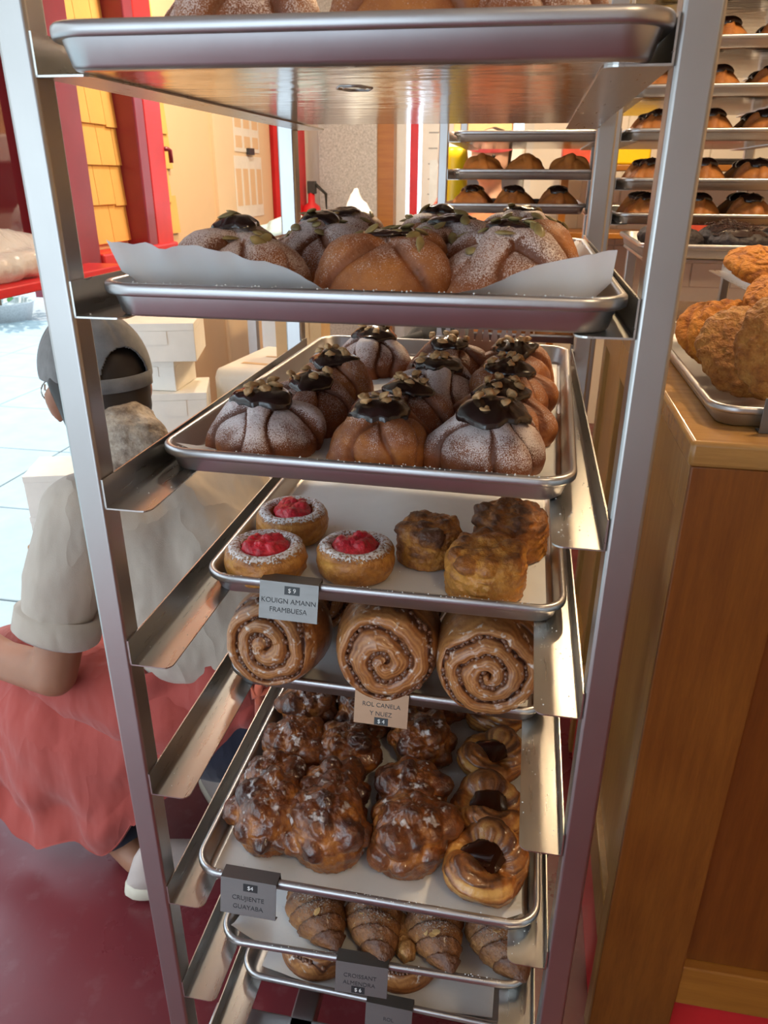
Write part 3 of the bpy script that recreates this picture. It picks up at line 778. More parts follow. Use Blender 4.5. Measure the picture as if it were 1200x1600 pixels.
look = {0: 'thickly sugared brown bun', 1: 'golden lightly sugared bun', 2: 'thickly sugared brown bun', 3: 'brown sugared bun', 4: 'golden lightly sugared bun'}
rs = np.random.RandomState(5)
for (r, c), (u, v, k, rot, sc) in hz.items():
    b = HV[k]; u = u + 0.010; u = max(-0.208 + b.ext * sc, min(0.208 - b.ext * sc, u)); v = max(v, 0.016 + b.ext * sc)
    o = link('hazelnut_bun', b.me, None, None, T2W(2, u, v, 0.0022), (0, 0, rot)); o.scale = (sc, sc, sc * 0.90)
    tag(o, '%s with chocolate and hazelnuts, %s of its tray' % (look[k], ordinal(r, c)), 'bun', 'chocolate hazelnut buns on the third tray')
    tm, surf = HT[k]; link('chocolate_topping', tm, None, o)
    for q in range(6):
        th = 0.05 + 0.36 * rs.rand() ** 0.6; p, d = surf(th, 2 * PI * (q / 6.0) + rs.uniform(-0.3, 0.3))
        put('hazelnut_piece', NUTS[q % 3], o, p + d * 0.002, d, rs.uniform(0, 6.28), rs, 0.9)

# ---- tray 2 and top tray: pumpkin-seed buns
PV = [bun_variant(31, 0.064, 0.051, 0.0200, 0.80, 0.45, 'seed_bun_crust', 0.4, 0.016), bun_variant(32, 0.065, 0.049, 0.0195, 0.45, 0.25, 'seed_bun_crust', 0.75, 0.016), bun_variant(33, 0.065, 0.051, 0.0205, 0.70, 0.45, 'seed_bun_crust', 0.15, 0.016)]
PT = [topping(b, 40 + k, 0.36, 0.0035, 'chocolate', 0.5) for k, b in enumerate(PV)]
ps = {(0, 0): (-0.125, 0.090, 0, 0.35), (0, 1): (0.020, 0.074, 1, 0.1), (0, 2): (0.142, 0.084, 2, 0.9),
      (1, 0): (-0.075, 0.222, 0, 1.9), (1, 1): (0.066, 0.210, 2, 2.5), (2, 0): (-0.085, 0.365, 2, 3.6),
      (2, 1): (0.055, 0.352, 1, 4.1), (1, 2): (0.160, 0.345, 1, 5.0), (3, 1): (0.02, 0.50, 0, 0.3), (3, 2): (0.165, 0.50, 2, 0.8), (3, 0): (-0.12, 0.51, 1, 2.2)}
for (r, c), (u, v, k, rot) in ps.items():
    b = PV[k]; u = max(-0.207 + b.ext, min(0.207 - b.ext, u)); v = max(v, 0.030 + b.ext); o = link('pumpkin_seed_bun', b.me, None, None, T2W(1, u, v, 0.0024), (0, 0, rot)); o.scale = (1.03, 1.03, 0.88)
    tag(o, 'large sugared bun with pumpkin seeds and chocolate, %s of the eye-level tray' % ordinal(r, c), 'bun', 'pumpkin-seed buns on the second tray')
    tm, surf = PT[k]; link('chocolate_topping', tm, None, o)
    for q in range(13 if r < 2 else 9):
        th = 0.08 + 0.75 * rs.rand() ** 0.8; p, d = surf(th, rs.uniform(0, 6.28))
        put('pumpkin_seed', SEED, o, p + d * (0.0008 if th < 0.4 else -0.0025), d, rs.uniform(0, 6.28), rs, 0.45)
for k, (u, v, q, rot) in enumerate([(-0.098, 0.085, 0, 0.8), (0.040, 0.080, 1, 0.2), (0.165, 0.085, 2, 1.2), (-0.12, 0.235, 2, 2.0), (0.03, 0.240, 0, 3.0), (0.155, 0.24, 1, 4.0)]):
    e_ = PV[q].ext; u = max(-0.205 + e_, min(0.205 - e_, u)); v = max(v, 0.020 + e_)
    o = link('sugared_bun', PV[q].me, None, None, T2W(0, u, v, 0.0022), (0, 0, rot))
    tag(o, 'sugared bun on the topmost tray, %s %s' % (['front row', 'back row'][k // 3], ['left', 'middle', 'right'][k % 3]), 'bun', 'buns on the topmost tray')

# ---- tray 4: raspberry kouign amann
def kouign(seed):
    nf, prof = 110, [(0.0, 0.0), (0.030, 0.0), (0.046, 0.001), (0.0505, 0.006), (0.0525, 0.014), (0.0532, 0.022), (0.0525, 0.030), (0.0505, 0.0365), (0.0470, 0.0415), (0.0430, 0.0440), (0.0385, 0.0445), (0.0345, 0.0430), (0.0310, 0.0395), (0.0285, 0.0345), (0.025, 0.031), (0.012, 0.029), (0.0, 0.029)]
    # refine
    t = np.linspace(0, len(prof) - 1, 64); pr = np.array(prof)
    rr = np.interp(t, range(len(prof)), pr[:, 0]); zz = np.interp(t, range(len(prof)), pr[:, 1])
    ph = np.linspace(0, 2 * PI, nf, endpoint=False)
    V = []; A = []; Bb = []
    for i in range(len(t)):
        c = np.stack([np.cos(ph), np.sin(ph), np.full(nf, zz[i] * 18)], -1)
        side = 1.0 if t[i] < 8 else 0.4
        lay = vnoise(np.stack([np.cos(ph) * 2.2, np.sin(ph) * 2.2, np.full(nf, zz[i] * 190 + 0 * ph) + 1.5 * np.sin(ph * 2 + seed)], -1), 1.0, seed)
        dr = (0.0016 * lay * side + 0.0022 * fbm(c, 1.3, seed + 1)) * min(1, rr[i] / 0.02)
        dz = 0.0026 * fbm(c, 1.2, seed + 5) * min(1, zz[i] / 0.02)
        r_ = rr[i] + dr
        for k in range(nf):
            V.append((r_[k] * math.cos(ph[k]), r_[k] * math.sin(ph[k]), max(0, zz[i] + dz[k])))
            A.append(0.36 + 0.22 * lay[k] + (0.22 if zz[i] > 0.036 else 0.0)); 
            Bb.append(np.clip((zz[i] - 0.034) / 0.008, 0, 1) * (0.95 if rr[i] > 0.024 else 0.2))
    F = []
    for i in range(len(t) - 1):
        for k in range(nf):
            j = (k + 1) % nf; F.append((i * nf + k, i * nf + j, (i + 1) * nf + j, (i + 1) * nf + k))
    me = mesh('kouign', V, F, True, {'a': A, 'b': Bb}); me.materials.append(MATS['kouign_crust'])
    rs_ = np.random.RandomState(seed)
    pm = [((0, 0, 0), (0.032, 0.027, 0.011))] + [((rs_.uniform(-0.021, 0.021), rs_.uniform(-0.016, 0.016), rs_.uniform(0.003, 0.008)), rs_.uniform(0.006, 0.010)) for _ in range(12)]
    R = star_r(MD, pm, 700) * (1 + 0.10 * fbm(MD, 7, seed, 2)); P = MD * R[:, None]
    fm = mesh('filling', P, MF); fm.materials.append(MATS['raspberry'])
    return me, fm
KV = [kouign(51), kouign(52), kouign(53)]
for k, (xw, yw, rot, sc, lab) in enumerate([(0.084, 0.212, 0.4, 1.0, 'raspberry kouign amann dusted with icing sugar, front left above its price tag'),
                                       (0.084, 0.330, 2.0, 0.98, 'raspberry kouign amann dusted with icing sugar, standing behind the other two'),
                                       (0.197, 0.238, 3.6, 0.97, 'raspberry kouign amann dusted with icing sugar, beside the plain crunchy buns')]):
    me, fm = KV[k]; o = link('raspberry_pastry', me, None, None, (xw, yw, ZR[3] + 0.0085), (0, 0, rot)); o.scale = (sc,) * 3
    tag(o, lab, 'pastry', 'raspberry pastries on the fourth tray'); link('raspberry_filling', fm, None, o, (0, 0, 0.038))

FD, FF = sphere_dirs(92, 132)
def crunch(seed, rx=0.050, h=0.040, nl=13, mat='crunch_crust', lump=(0.011, 0.018), ridge=0.10, dark=0.35, ico=0.0, cz=0.020, side=True):
    rs_ = np.random.RandomState(seed); D, F = FD, FF
    p = 4.5 if side else 2.4
    base = 1.0 / ((np.abs(D[:, 0] / rx) ** 2 + np.abs(D[:, 1] / rx) ** 2) ** (p / 2) + np.abs(D[:, 2] / h) ** p) ** (1 / p)
    W_ = D + (0.10 if side else 0.13) * np.stack([fbm(D, 2.5, seed + 20), fbm(D, 2.5, seed + 21), fbm(D, 2.5, seed + 22)], -1)
    prims = []; tries = 0; cs = []
    while len(prims) < nl and tries < 4000:
        tries += 1
        a = rs_.uniform(0, 2 * PI); lr = rs_.uniform(*lump)
        if side:
            q = math.sqrt(rs_.rand()); c = np.array([math.cos(a) * rx * 0.80 * q, math.sin(a) * rx * 0.80 * q, h * (0.86 - 0.15 * q)])
        else:
            e = rs_.uniform(-0.05, 1.0); d = np.array([math.cos(a) * math.sqrt(1 - e * e), math.sin(a) * math.sqrt(1 - e * e), e]); c = d * np.array([rx, rx, h]) * 0.86
        if any(np.linalg.norm(c - c2) < 0.75 * (lr + l2) for c2, l2 in cs): continue
        cs.append((c, lr)); prims.append((c, (lr * rs_.uniform(0.85, 1.5), lr * rs_.uniform(0.85, 1.3), lr * rs_.uniform(0.8, 1.05))))
    RR = np.stack([base] + [ell_exit(W_ / np.linalg.norm(W_, axis=1)[:, None], c, r) for c, r in prims]); who = RR.argmax(0)
    r = soft(list(RR), 1500 if side else 1300)
    tone = np.concatenate([[0.0], rs_.uniform(-0.25, 0.45, len(prims))])[who]
    n1 = 1 - np.abs(fbm(W_, 3.0, seed + 2, 3)); fl = vnoise(np.stack([W_[:, 0] * 3, W_[:, 1] * 3, W_[:, 2] * 16], -1), 1.0, seed + 7)
    r = r * (1 + ridge * (n1 - 0.75)) + 0.0020 * fl * (1.0 if side else 0.4) + 0.0007 * vnoise(D, 24, seed)
    P = D * r[:, None]; P[:, 2] += cz; P[:, 2] = np.where(P[:, 2] < 0, P[:, 2] * 0.05, P[:, 2])
    lumpy = np.clip((r - base) / 0.007, 0, 1)
    a = np.clip(dark + 0.22 * np.clip(D[:, 2], 0, 1) + 0.30 * lumpy + tone * 0.6 + 0.40 * fbm(D, 3.3, seed + 3) + 0.15 * fl, 0, 1)
    bb = np.clip(ico * (0.35 + 0.65 * np.clip(D[:, 2], 0, 1)) + ico * fbm(D, 4, seed + 8), 0, 0.62)
    me = mesh('pastry', P, F, True, {'a': a, 'b': bb}); me.materials.append(MATS[mat]); me['ext'] = float(np.hypot(P[:, 0], P[:, 1]).max()); return me
for k, (xw, yw, rot, sc, lab, sd) in enumerate([(0.286, 0.300, 0.4, 0.88, 'small crunchy brown-topped bun next to the raspberry pastries', 61),
                                           (0.366, 0.228, 1.0, 1.0, 'square golden crunchy bun at the front right of the raspberry tray', 62),
                                           (0.394, 0.345, 2.4, 1.0, 'dark crunchy bun at the back right of the raspberry tray', 63)]):
    o = link('crunchy_bun', crunch(sd, dark=(0.30, 0.06, 0.42)[k]), None, None, (xw, yw, ZR[3] + 0.0085), (0, 0, rot)); o.scale = (sc, sc, sc)
    tag(o, lab, 'bun', 'crunchy buns on the fourth tray')

# ---- tray 5: cinnamon rolls standing on edge, tray 8: flat swirl rolls
def roll(seed, R=0.066, L=0.095, turns=3.4, dome=0.012, groove=0.013):
    nr, nf = 76, 150; ph = np.linspace(0, 2 * PI, nf, endpoint=False); pitch = R / turns; V = []; A = []; Bq = []; grooves = []
    rs_ = np.random.RandomState(seed)
    for i in range(nr + 1):
        r = R * i / nr
        c = np.stack([r * np.cos(ph), r * np.sin(ph), ph * 0], -1)
        wob = 0.22 * vnoise(c, 38, seed) + 0.08 * vnoise(c, 110, seed + 1)
        f = (r / pitch - ph / (2 * PI) + 0.5 + wob); fr = f - np.floor(f)
        rid = np.clip(np.clip(1 - (2 * fr - 1) ** 2, 0, 1) ** 0.5 * 1.0, 0, 1)
        wide = np.clip(rid, 0, 1)
        x = (r / R)
        z = L + dome * (1 - x ** 2) - 0.020 * np.clip((x - 0.86) / 0.14, 0, 1) ** 2 + groove * (wide - 1) * (1 if i > 2 else i / 3) + 0.0012 * vnoise(np.stack([f * 7, ph * 1.2, ph * 0], -1), 1.0, seed + 2)
        rr = r * (1 + 0.03 * vnoise(np.stack([np.cos(ph), np.sin(ph), ph * 0], -1), 1.4, seed + 4))
        for k in range(nf):
            V.append((rr[k] * math.cos(ph[k]), rr[k] * math.sin(ph[k]), z[k]))
            A.append(np.clip(0.22 + 1.3 * (1 - wide[k]) ** 1.3 + 0.16 * math.sin(f[k] * 40), 0, 1)); Bq.append(0.42 if wide[k] > 0.5 else 0.2)
            if wide[k] < 0.42 and 0.12 < x < 0.97: grooves.append((rr[k] * math.cos(ph[k]), rr[k] * math.sin(ph[k]), z[k]))
    ns = 14
    for i in range(1, ns + 1):
        t = i / ns; bul = 1 + 0.055 * math.sin(PI * t) - 0.10 * max(0, t - 0.9) * 10 * 0.5
        dr = 0.03 * vnoise(np.stack([np.cos(ph), np.sin(ph), ph * 0], -1), 1.4, seed + 4)
        lay = vnoise(np.stack([np.cos(ph) * 1.5, np.sin(ph) * 1.5, ph * 0 + t * 9 + 0.7 * np.sin(ph + seed)], -1), 1.0, seed + 6)
        z = (L - 0.022) * (1 - t)
        for k in range(nf):
            r = R * (bul + dr[k]) + 0.0012 * lay[k]
            V.append((r * math.cos(ph[k]), r * math.sin(ph[k]), z)); A.append(np.clip(0.55 + 0.25 * lay[k], 0, 1)); Bq.append(0.22)
    F = []; nrows = nr + 1 + ns
    for i in range(nrows - 1):
        for k in range(nf):
            j = (k + 1) % nf; F.append((i * nf + k, (i + 1) * nf + k, (i + 1) * nf + j, i * nf + j))
    F.append(tuple((nrows - 1) * nf + k for k in range(nf - 1, -1, -1)))
    me = mesh('roll', V, F, True, {'a': A, 'b': Bq}); me.materials.append(MATS['roll_crust'])
    # chopped nuts packed in the spiral groove
    NV = []; NF = []; D, Fs = sphere_dirs(5, 6)
    for q in range(170):
        g = grooves[rs_.randint(len(grooves))]; s_ = rs_.uniform(0.0016, 0.0042); b0 = len(NV)
        P = D * s_ * (1 + 0.3 * rs_.rand(len(D), 1)) + np.array(g) + np.array([0, 0, 0.0012]); NV += P.tolist(); NF += [tuple(b0 + v for v in f) for f in Fs]
    nm = mesh('nuts', NV, NF, True); nm.materials.append(MATS['pecan'])
    return me, nm
RV = [roll(71, turns=2.8), roll(72, turns=2.4, dome=0.02), roll(73, turns=3.0, dome=0.018), roll(74, R=0.064, turns=2.8)]
for k, (xw, yw, q, tx, rzz, spin, sc, lab) in enumerate([
        (0.090, 0.285, 0, -0.16, -0.10, 0.5, 0.98, 'glazed cinnamon and nut roll standing on edge, left end of its tray'),
        (0.238, 0.292, 1, -0.14, 0.06, 1.9, 1.05, 'glazed cinnamon and nut roll standing on edge, in the middle of its tray'),
        (0.376, 0.290, 2, -0.10, 0.04, 3.6, 1.05, 'glazed cinnamon and nut roll standing on edge, right end of its tray'),
        (0.10, 0.43, 3, -0.1, 0.1, 2.6, 0.95, 'shaded cinnamon roll behind the left-hand roll'),
        (0.245, 0.44, 0, -0.1, -0.05, 4.2, 0.95, 'shaded cinnamon roll behind the middle roll'),
        (0.385, 0.44, 3, -0.1, 0.0, 5.2, 0.95, 'shaded cinnamon roll behind the right-hand roll')]):
    R0 = (0.066 if q != 3 else 0.064) * sc * 1.055
    t = empty('cinnamon_roll', (xw, yw, ZR[4] + 0.0072)); tag(t, lab, 'roll', 'cinnamon rolls on the fifth tray')
    me, nm = RV[q]
    M = Matrix.Translation((0, 0, R0)) @ Matrix.Rotation(rzz, 4, 'Z') @ Matrix.Rotation(PI / 2 + tx, 4, 'X') @ Matrix.Rotation(spin, 4, 'Z') @ Matrix.Scale(sc, 4)
    o = link('dough', me, None, t); o.matrix_local = M
    o2 = link('nut_filling', nm, None, t); o2.matrix_local = M; o2['kind'] = 'stuff'
FR = roll(75, R=0.062, L=0.036, turns=3.6, dome=0.006, groove=0.006)
for k, (xw, yw, lab) in enumerate([(0.128, 0.230, 'flat glazed swirl roll, left one on the lowest tray'), (0.268, 0.235, 'flat glazed swirl roll, right one on the lowest tray')]):
    t = empty('swirl_roll', (xw, yw, ZR[7] + 0.0085), (0, 0, 1.3 * k)); tag(t, lab, 'roll', 'swirl rolls on the lowest tray')
    link('dough', FR[0], None, t); o2 = link('nut_filling', FR[1], None, t); o2['kind'] = 'stuff'

# ---- tray 6: guava pastries and jam danishes
GV = [crunch(80 + k, 0.048, 0.040, 15, 'guava_crust', (0.012, 0.022), 0.13, 0.24, 0.50, 0.022, False) for k in range(6)]
gp = [(0.066, 0.090, 0, 0.0, 1.10), (0.060, 0.190, 1, 0.9, 1.0), (0.060, 0.278, 2, 1.7, 1.0), (0.070, 0.372, 3, 2.4, 1.0),
      (0.178, 0.086, 4, 0.3, 1.14), (0.170, 0.185, 5, 1.3, 1.04), (0.170, 0.280, 0, 2.6, 1.0), (0.180, 0.372, 1, 3.4, 1.0),
      (0.292, 0.100, 2, 0.6, 1.12), (0.284, 0.212, 3, 1.8, 1.05), (0.284, 0.322, 4, 2.9, 1.02), (0.29, 0.43, 5, 4.0, 1.0)]
for k, (xw, yw, q, rot, sc) in enumerate(gp):
    c, r = k // 4, k % 4
    sy = sc * (1.08 if r == 0 else 1.0); yw = max(yw, 0.030 + 0.017 + GV[q]['ext'] * sy); sc *= 0.93; sy *= 0.96; xw = max(xw, TX - 0.215 + GV[q]['ext'] * sc)
    o = link('guava_pastry', GV[q], None, None, (xw, yw, ZR[5] + 0.0080), (0, 0, rot)); o.scale = (sc, sy, sc * (1.2 if r == 0 else 1.1)); o.rotation_euler = (0, 0, rot if r else (0.0, 1.1, 2.6)[c])
    tag(o, 'lumpy brown glazed guava pastry, %s of the %s column on its tray' % (['front one', 'second one', 'third one', 'rearmost one'][r], ['left', 'second', 'third'][c]), 'pastry', 'guava pastries on the sixth tray')
def danish(seed):
    rs_ = np.random.RandomState(seed); prims = [((0, 0, 0), (0.046, 0.050, 0.014))]
    for q in range(26):
        a = 2 * PI * q / 26; rad = 0.0170 + 0.0040 * math.sin(2 * a + 0.6) + 0.002 * math.sin(5 * a + seed)
        prims.append(((math.cos(a) * 0.035, math.sin(a) * 0.039, 0.006 + 0.005 * math.sin(2 * a + 0.6)), (rad, rad, rad * 1.1)))
    D, F = BD, BF
    R = soft([ell_exit(D, *prims[0]), hard_r(D, prims[1:])], 900)
    az = np.arctan2(D[:, 1], D[:, 0]); el = D[:, 2]
    lay = vnoise(np.stack([np.cos(az) * 1.6, np.sin(az) * 1.6, el * 20 + 2.2 * az + 1.2 * np.sin(az * 2)], -1), 1.0, seed)
    R = R + 0.0026 * lay + 0.002 * fbm(D, 2.5, seed)
    P = D * R[:, None]; P[:, 2] += 0.018; P[:, 2] = np.where(P[:, 2] < 0, P[:, 2] * 0.05, P[:, 2])
    hh = np.hypot(P[:, 0], P[:, 1])
    a = np.clip(0.40 + 0.55 * lay + 0.30 * fbm(D, 2.2, seed + 1) + 0.25 * np.clip((P[:, 2] - 0.03) / 0.02, 0, 1), 0, 1)
    me = mesh('danish', P, F, True, {'a': a, 'b': a * 0}); me.materials.append(MATS['danish_crust'])
    nf = 40; V = [(0, 0, 0.041)]; 
    for i in range(1, 7):
        for k in range(nf):
            an = 2 * PI * k / nf; rr = (0.028 + 0.006 * math.cos(2 * an - 0.6) + 0.002 * math.sin(3 * an)) * i / 6
            V.append((rr * math.cos(an), rr * 1.1 * math.sin(an), 0.041 - 0.004 * (i / 6) ** 3))
    Fj = [(0, 1 + k, 1 + (k + 1) % nf) for k in range(nf)]
    for i in range(5):
        for k in range(nf):
            j = (k + 1) % nf; Fj.append((1 + i * nf + k, 1 + (i + 1) * nf + k, 1 + (i + 1) * nf + j, 1 + i * nf + j))
    jm = mesh('jam', V, Fj); jm.materials.append(MATS['jam'])
    return me, jm
DV = [danish(91), danish(92)]
for k, (xw, yw, rot, sc) in enumerate([(0.394, 0.110, 0.5, 1.08), (0.394, 0.205, 1.1, 1.02), (0.394, 0.312, 0.2, 1.0), (0.392, 0.425, 2.0, 1.0)]):
    me, jm = DV[k % 2]; o = link('jam_danish', me, None, None, (xw, yw, ZR[5] + 0.0080), (0, 0, rot)); o.scale = (sc, sc, sc)
    tag(o, 'layered danish with a dark jam pool, %s in the right-hand column' % ['front one', 'second one', 'third one', 'rearmost one'][k], 'pastry', 'jam danishes on the sixth tray')
    link('jam', jm, None, o)

# ---- tray 7: almond croissants, tips towards the front
def croissant(seed, half=0.078, R=0.031):
    rs_ = np.random.RandomState(seed); nsx, nf = 110, 48; V = []; A = []; Bq = []
    
    ss = np.linspace(-1, 1, nsx + 1)[:, None]; aa = np.linspace(0, 2 * PI, nf, endpoint=False)[None, :]
    env = R * np.maximum(0.0, 1 - np.abs(ss) ** 1.6) ** 0.85 + 0.004 * (1 - np.abs(ss) ** 8)
    u2 = np.abs(ss + 0.05 * np.sin(aa + seed)) * 4.2; fr = u2 - np.floor(u2); step = 0.0065 * (1 - fr) ** 0.6 * (1 - np.abs(ss) ** 4)
    r = env + step + 0.0016 * vnoise(np.stack([ss * 3 + 0 * aa, np.cos(aa) * 2 + 0 * ss, np.sin(aa) * 2 + 0 * ss], -1), 2.5, seed) * (env / R)
    r = r + 0.0008 * vnoise(np.stack([ss * 26 + 0 * aa, np.cos(aa) * 3 + 0 * ss, np.sin(aa) * 3 + 0 * ss], -1), 1.0, seed + 3)
    zz = r * np.sin(aa) * np.where(np.sin(aa) > 0, 1.0, 0.75)
    V = np.stack([0.020 * ss * ss + r * np.cos(aa) * 1.05, ss * half + 0 * aa, zz + R * 0.75], -1).reshape(-1, 3)
    A = np.clip(0.30 + 0.5 * (1 - fr) ** 3 + 0.55 * np.abs(ss) ** 4 + 0.2 * np.sin(aa), 0, 1).ravel()
    Bq = (np.clip(0.85 * np.sin(aa), 0, 1) * (1 - np.abs(ss) ** 2) * 0.8).ravel()
    F = []
    for i in range(nsx):
        for k in range(nf):
            j = (k + 1) % nf; F.append((i * nf + k, i * nf + j, (i + 1) * nf + j, (i + 1) * nf + k))
    F.append(tuple(range(nf - 1, -1, -1))); F.append(tuple(nsx * nf + k for k in range(nf)))
    me = mesh('croissant', V, F, True, {'a': A, 'b': Bq}); me.materials.append(MATS['croissant_crust']); return me
CV = [croissant(101), croissant(102)]
for k, (xw, yw, q, rot, sc, lab) in enumerate([
        (0.148, 0.150, 0, 0.42, 1.05, 'almond croissant behind the guava price tag, first from the left'),
        (0.238, 0.150, 1, 0.16, 1.0, 'almond croissant with a dark tip, second from the left'),
        (0.328, 0.152, 0, 0.20, 1.0, 'almond croissant with a broken flaky side, third from the left'),
        (0.418, 0.158, 1, 0.30, 1.05, 'almond croissant at the right end of its tray')]):
    o = link('almond_croissant', CV[q], None, None, (xw, yw, ZR[6] + 0.0068), (0, 0, rot)); o.scale = (sc,) * 3
    tag(o, lab, 'croissant', 'almond croissants on the seventh tray')
    for f_ in range(9):
        s = rs.uniform(-0.5, 0.45); a = rs.uniform(0.9, 2.2); r = 0.031 * (1 - abs(s) ** 1.6) ** 0.85 + 0.0075
        d = Vector((math.cos(a), 0, math.sin(a))); put('almond_flake', FLAKE, o, Vector((0.02 * s * s + r * d.x, s * 0.078, 0.0232 + r * d.z)), d, rs.uniform(0, 6.28), rs, 0.35)
# torn flaky piece beside the third croissant
def flakes_piece():
    R = star_r(MD, [((0, 0, 0), (0.014, 0.030, 0.012)), ((0.004, -0.02, 0.004), (0.012, 0.014, 0.014)), ((-0.004, 0.018, 0.004), (0.010, 0.016, 0.012))], 500) * (1 + 0.35 * (1 - np.abs(fbm(MD, 3.5, 5, 2))) - 0.2)
    P = MD * R[:, None]; P[:, 2] += 0.012; P[:, 2] = np.maximum(P[:, 2], 0)
    me = mesh('piece', P, MF, True, {'a': np.clip(0.15 + 0.4 * fbm(MD, 4, 8), 0, 1), 'b': R * 0}); me.materials.append(MATS['croissant_crust']); return me
o = tag(link('pastry_scrap', flakes_piece(), None, None, (0.288, 0.128, ZR[6] + 0.0068), (0, 0, 0.15)), 'golden torn scrap of filling and almond beside the third croissant', 'pastry')
# ------------------------------------------------------------------ wooden counter on the right
CX, CY, CZ = 0.612, 0.335, 1.203; CX2, CY2 = 2.4, 1.56
ct = empty('wooden_counter', (CX, CY, 0)); tag(ct, 'tall varnished wooden counter with recessed panels to the right of the rack', 'counter')
W2, D2 = CX2 - CX, CY2 - CY
box('countertop', (-0.006, -0.006, CZ - 0.034), (W2, D2, CZ), 'counter_top', ct, 0.006)
def cbox(nm, lo, hi, m, bev=0.003): return box(nm, lo, hi, m, ct, bev)
# front face (towards the viewer)
cbox('front_stile', (0.0, -0.001, 0.0), (0.138, 0.009, CZ - 0.034), 'counter_wood', 0.002)
cbox('corner_post', (0, 0.0095, 0.0), (0.030, 0.052, CZ - 0.0345), 'counter_edge', 0.002)
cbox('front_rail', (0.138, 0.004, 0.150), (W2, 0.030, 0.245), 'counter_rail')
cbox('front_rail', (0.138, 0.004, CZ - 0.10), (W2, 0.030, CZ - 0.034), 'counter_rail')
for k in range(6):
    x0 = 0.138 + k * 0.265
    cbox('front_panel', (x0, 0.022, 0.245), (x0 + 0.263, 0.036, CZ - 0.10), 'counter_panel', 0.002)
cbox('front_plinth', (0.138, 0.05, 0.0), (W2, 0.07, 0.150), 'red_paint', 0.0)
# left side (along the rack)
ys = [0.0, 0.405, 0.80, D2 - 0.052]
for k, y0 in enumerate(ys[1:]):
    cbox('side_stile', (0, y0, 0.0), (0.022, y0 + 0.05, CZ - 0.034), 'counter_edge')
for k in range(3):
    a, b = ys[k] + 0.05, ys[k + 1]
    cbox('side_rail', (0.0, a, CZ - 0.115), (0.022, b, CZ - 0.034), 'counter_edge'); cbox('side_rail', (0.0, a, 0.215), (0.022, b, 0.310), 'counter_edge')
    cbox('side_panel', (0.014, a, 0.310), (0.026, b, CZ - 0.115), 'counter_edge', 0.0); cbox('side_plinth', (0.010, a, 0.0), (0.024, b, 0.215), 'red_paint', 0.0)
# cookie tray on the counter
tray(0.862, 0.392, CZ + 0.0005, 'metal baking tray of cookies on the wooden counter')
def cookie(seed, R=0.062, h=0.020, mat='orange_cookie', rough=0.0022, sc=14, cracks=0.0):
    D, F = FD, FF
    base = 1.0 / ((D[:, 0] ** 2 + D[:, 1] ** 2) / R ** 2 + (D[:, 2] / h) ** 2) ** 0.5
    base = base * (1 + 0.04 * fbm(D, 1.5, seed))
    P = D * base[:, None]
    n1 = fbm(P * 1.0, 1 / 0.010, seed + 1, 3); cr = np.clip(0.18 - np.abs(fbm(P, 1 / 0.022, seed + 5, 2)), 0, 1) / 0.18
    P = P + D * (rough * n1 - cracks * cr)[:, None] * np.array([1, 1, 1.0])
    a = np.clip(0.35 + 0.35 * n1 + 0.5 * cr * (cracks > 0), 0, 1)
    me = mesh('cookie', P, F, True, {'a': a, 'b': a * 0}); me.materials.append(MATS[mat]); return me
OC = [cookie(201, 0.066, 0.022, rough=0.004, cracks=0.004), cookie(202, 0.066, 0.022, rough=0.004, cracks=0.004)]; AC = [cookie(203, 0.080, 0.030, 'oat_cookie', 0.0075), cookie(204, 0.072, 0.026, 'oat_cookie', 0.007)]
cz = CZ + 0.0035
for k, (x, y, z, rx, ry, me, lab) in enumerate([
        (0.752, 0.482, 0.0860, 1.15, 0.12, AC[0], 'big rough oat cookie leaning upright at the front of the counter tray'),
        (0.850, 0.545, 0.0780, 1.05, -0.1, AC[1], 'rough oat cookie leaning behind the biggest oat cookie'),
        (0.712, 0.560, 0.064, 0.85, 0.3, AC[1], 'reddish oat cookie tucked behind the front oat cookie on the left'),
        (0.712, 0.655, 0.068, 0.9, 0.15, OC[0], 'orange cookie at the left edge of the counter tray'),
        (0.705, 0.720, 0.060, 0.75, 0.1, OC[1], 'orange cookie low at the back left of the counter tray'),
        (0.785, 0.650, 0.130, 0.50, -0.15, OC[1], 'orange cookie lying on top of the pile near the front'),
        (0.770, 0.755, 0.165, 0.30, 0.10, OC[0], 'topmost orange cookie of the pile on the counter tray'),
        (0.880, 0.700, 0.135, 0.4, 0.0, OC[1], 'orange cookie at the right of the pile on the counter tray'),
        (0.800, 0.800, 0.060, 0.7, 0.0, OC[0], 'orange cookie low at the back of the counter tray'),
        (0.980, 0.640, 0.080, 0.9, 0.0, AC[0], 'rough oat cookie at the right of the counter tray')]):
    o = link('cookie', me, None, None, (x, y, cz + z), (rx, ry, 0.6 * k)); tag(o, lab, 'cookie', 'cookies on the counter tray')
    o.rotation_euler = (Matrix.Rotation(ry, 3, 'Y') @ Matrix.Rotation(rx, 3, 'X') @ Matrix.Rotation(0.8 * k, 3, 'Z')).to_euler()
tg = empty('counter_price_tag', (0.732, 0.392, CZ + TH)); tag(tg, 'dark folded metal price tag on the cookie tray at the right edge', 'tag')
box('plate', (-0.036, -0.012, -0.029), (0.036, -0.0105, 0.016), 'tag_metal', tg, 0.0005)
box('fold', (-0.036, -0.0125, -0.0295), (0.036, 0.006, -0.028), 'tag_metal', tg)
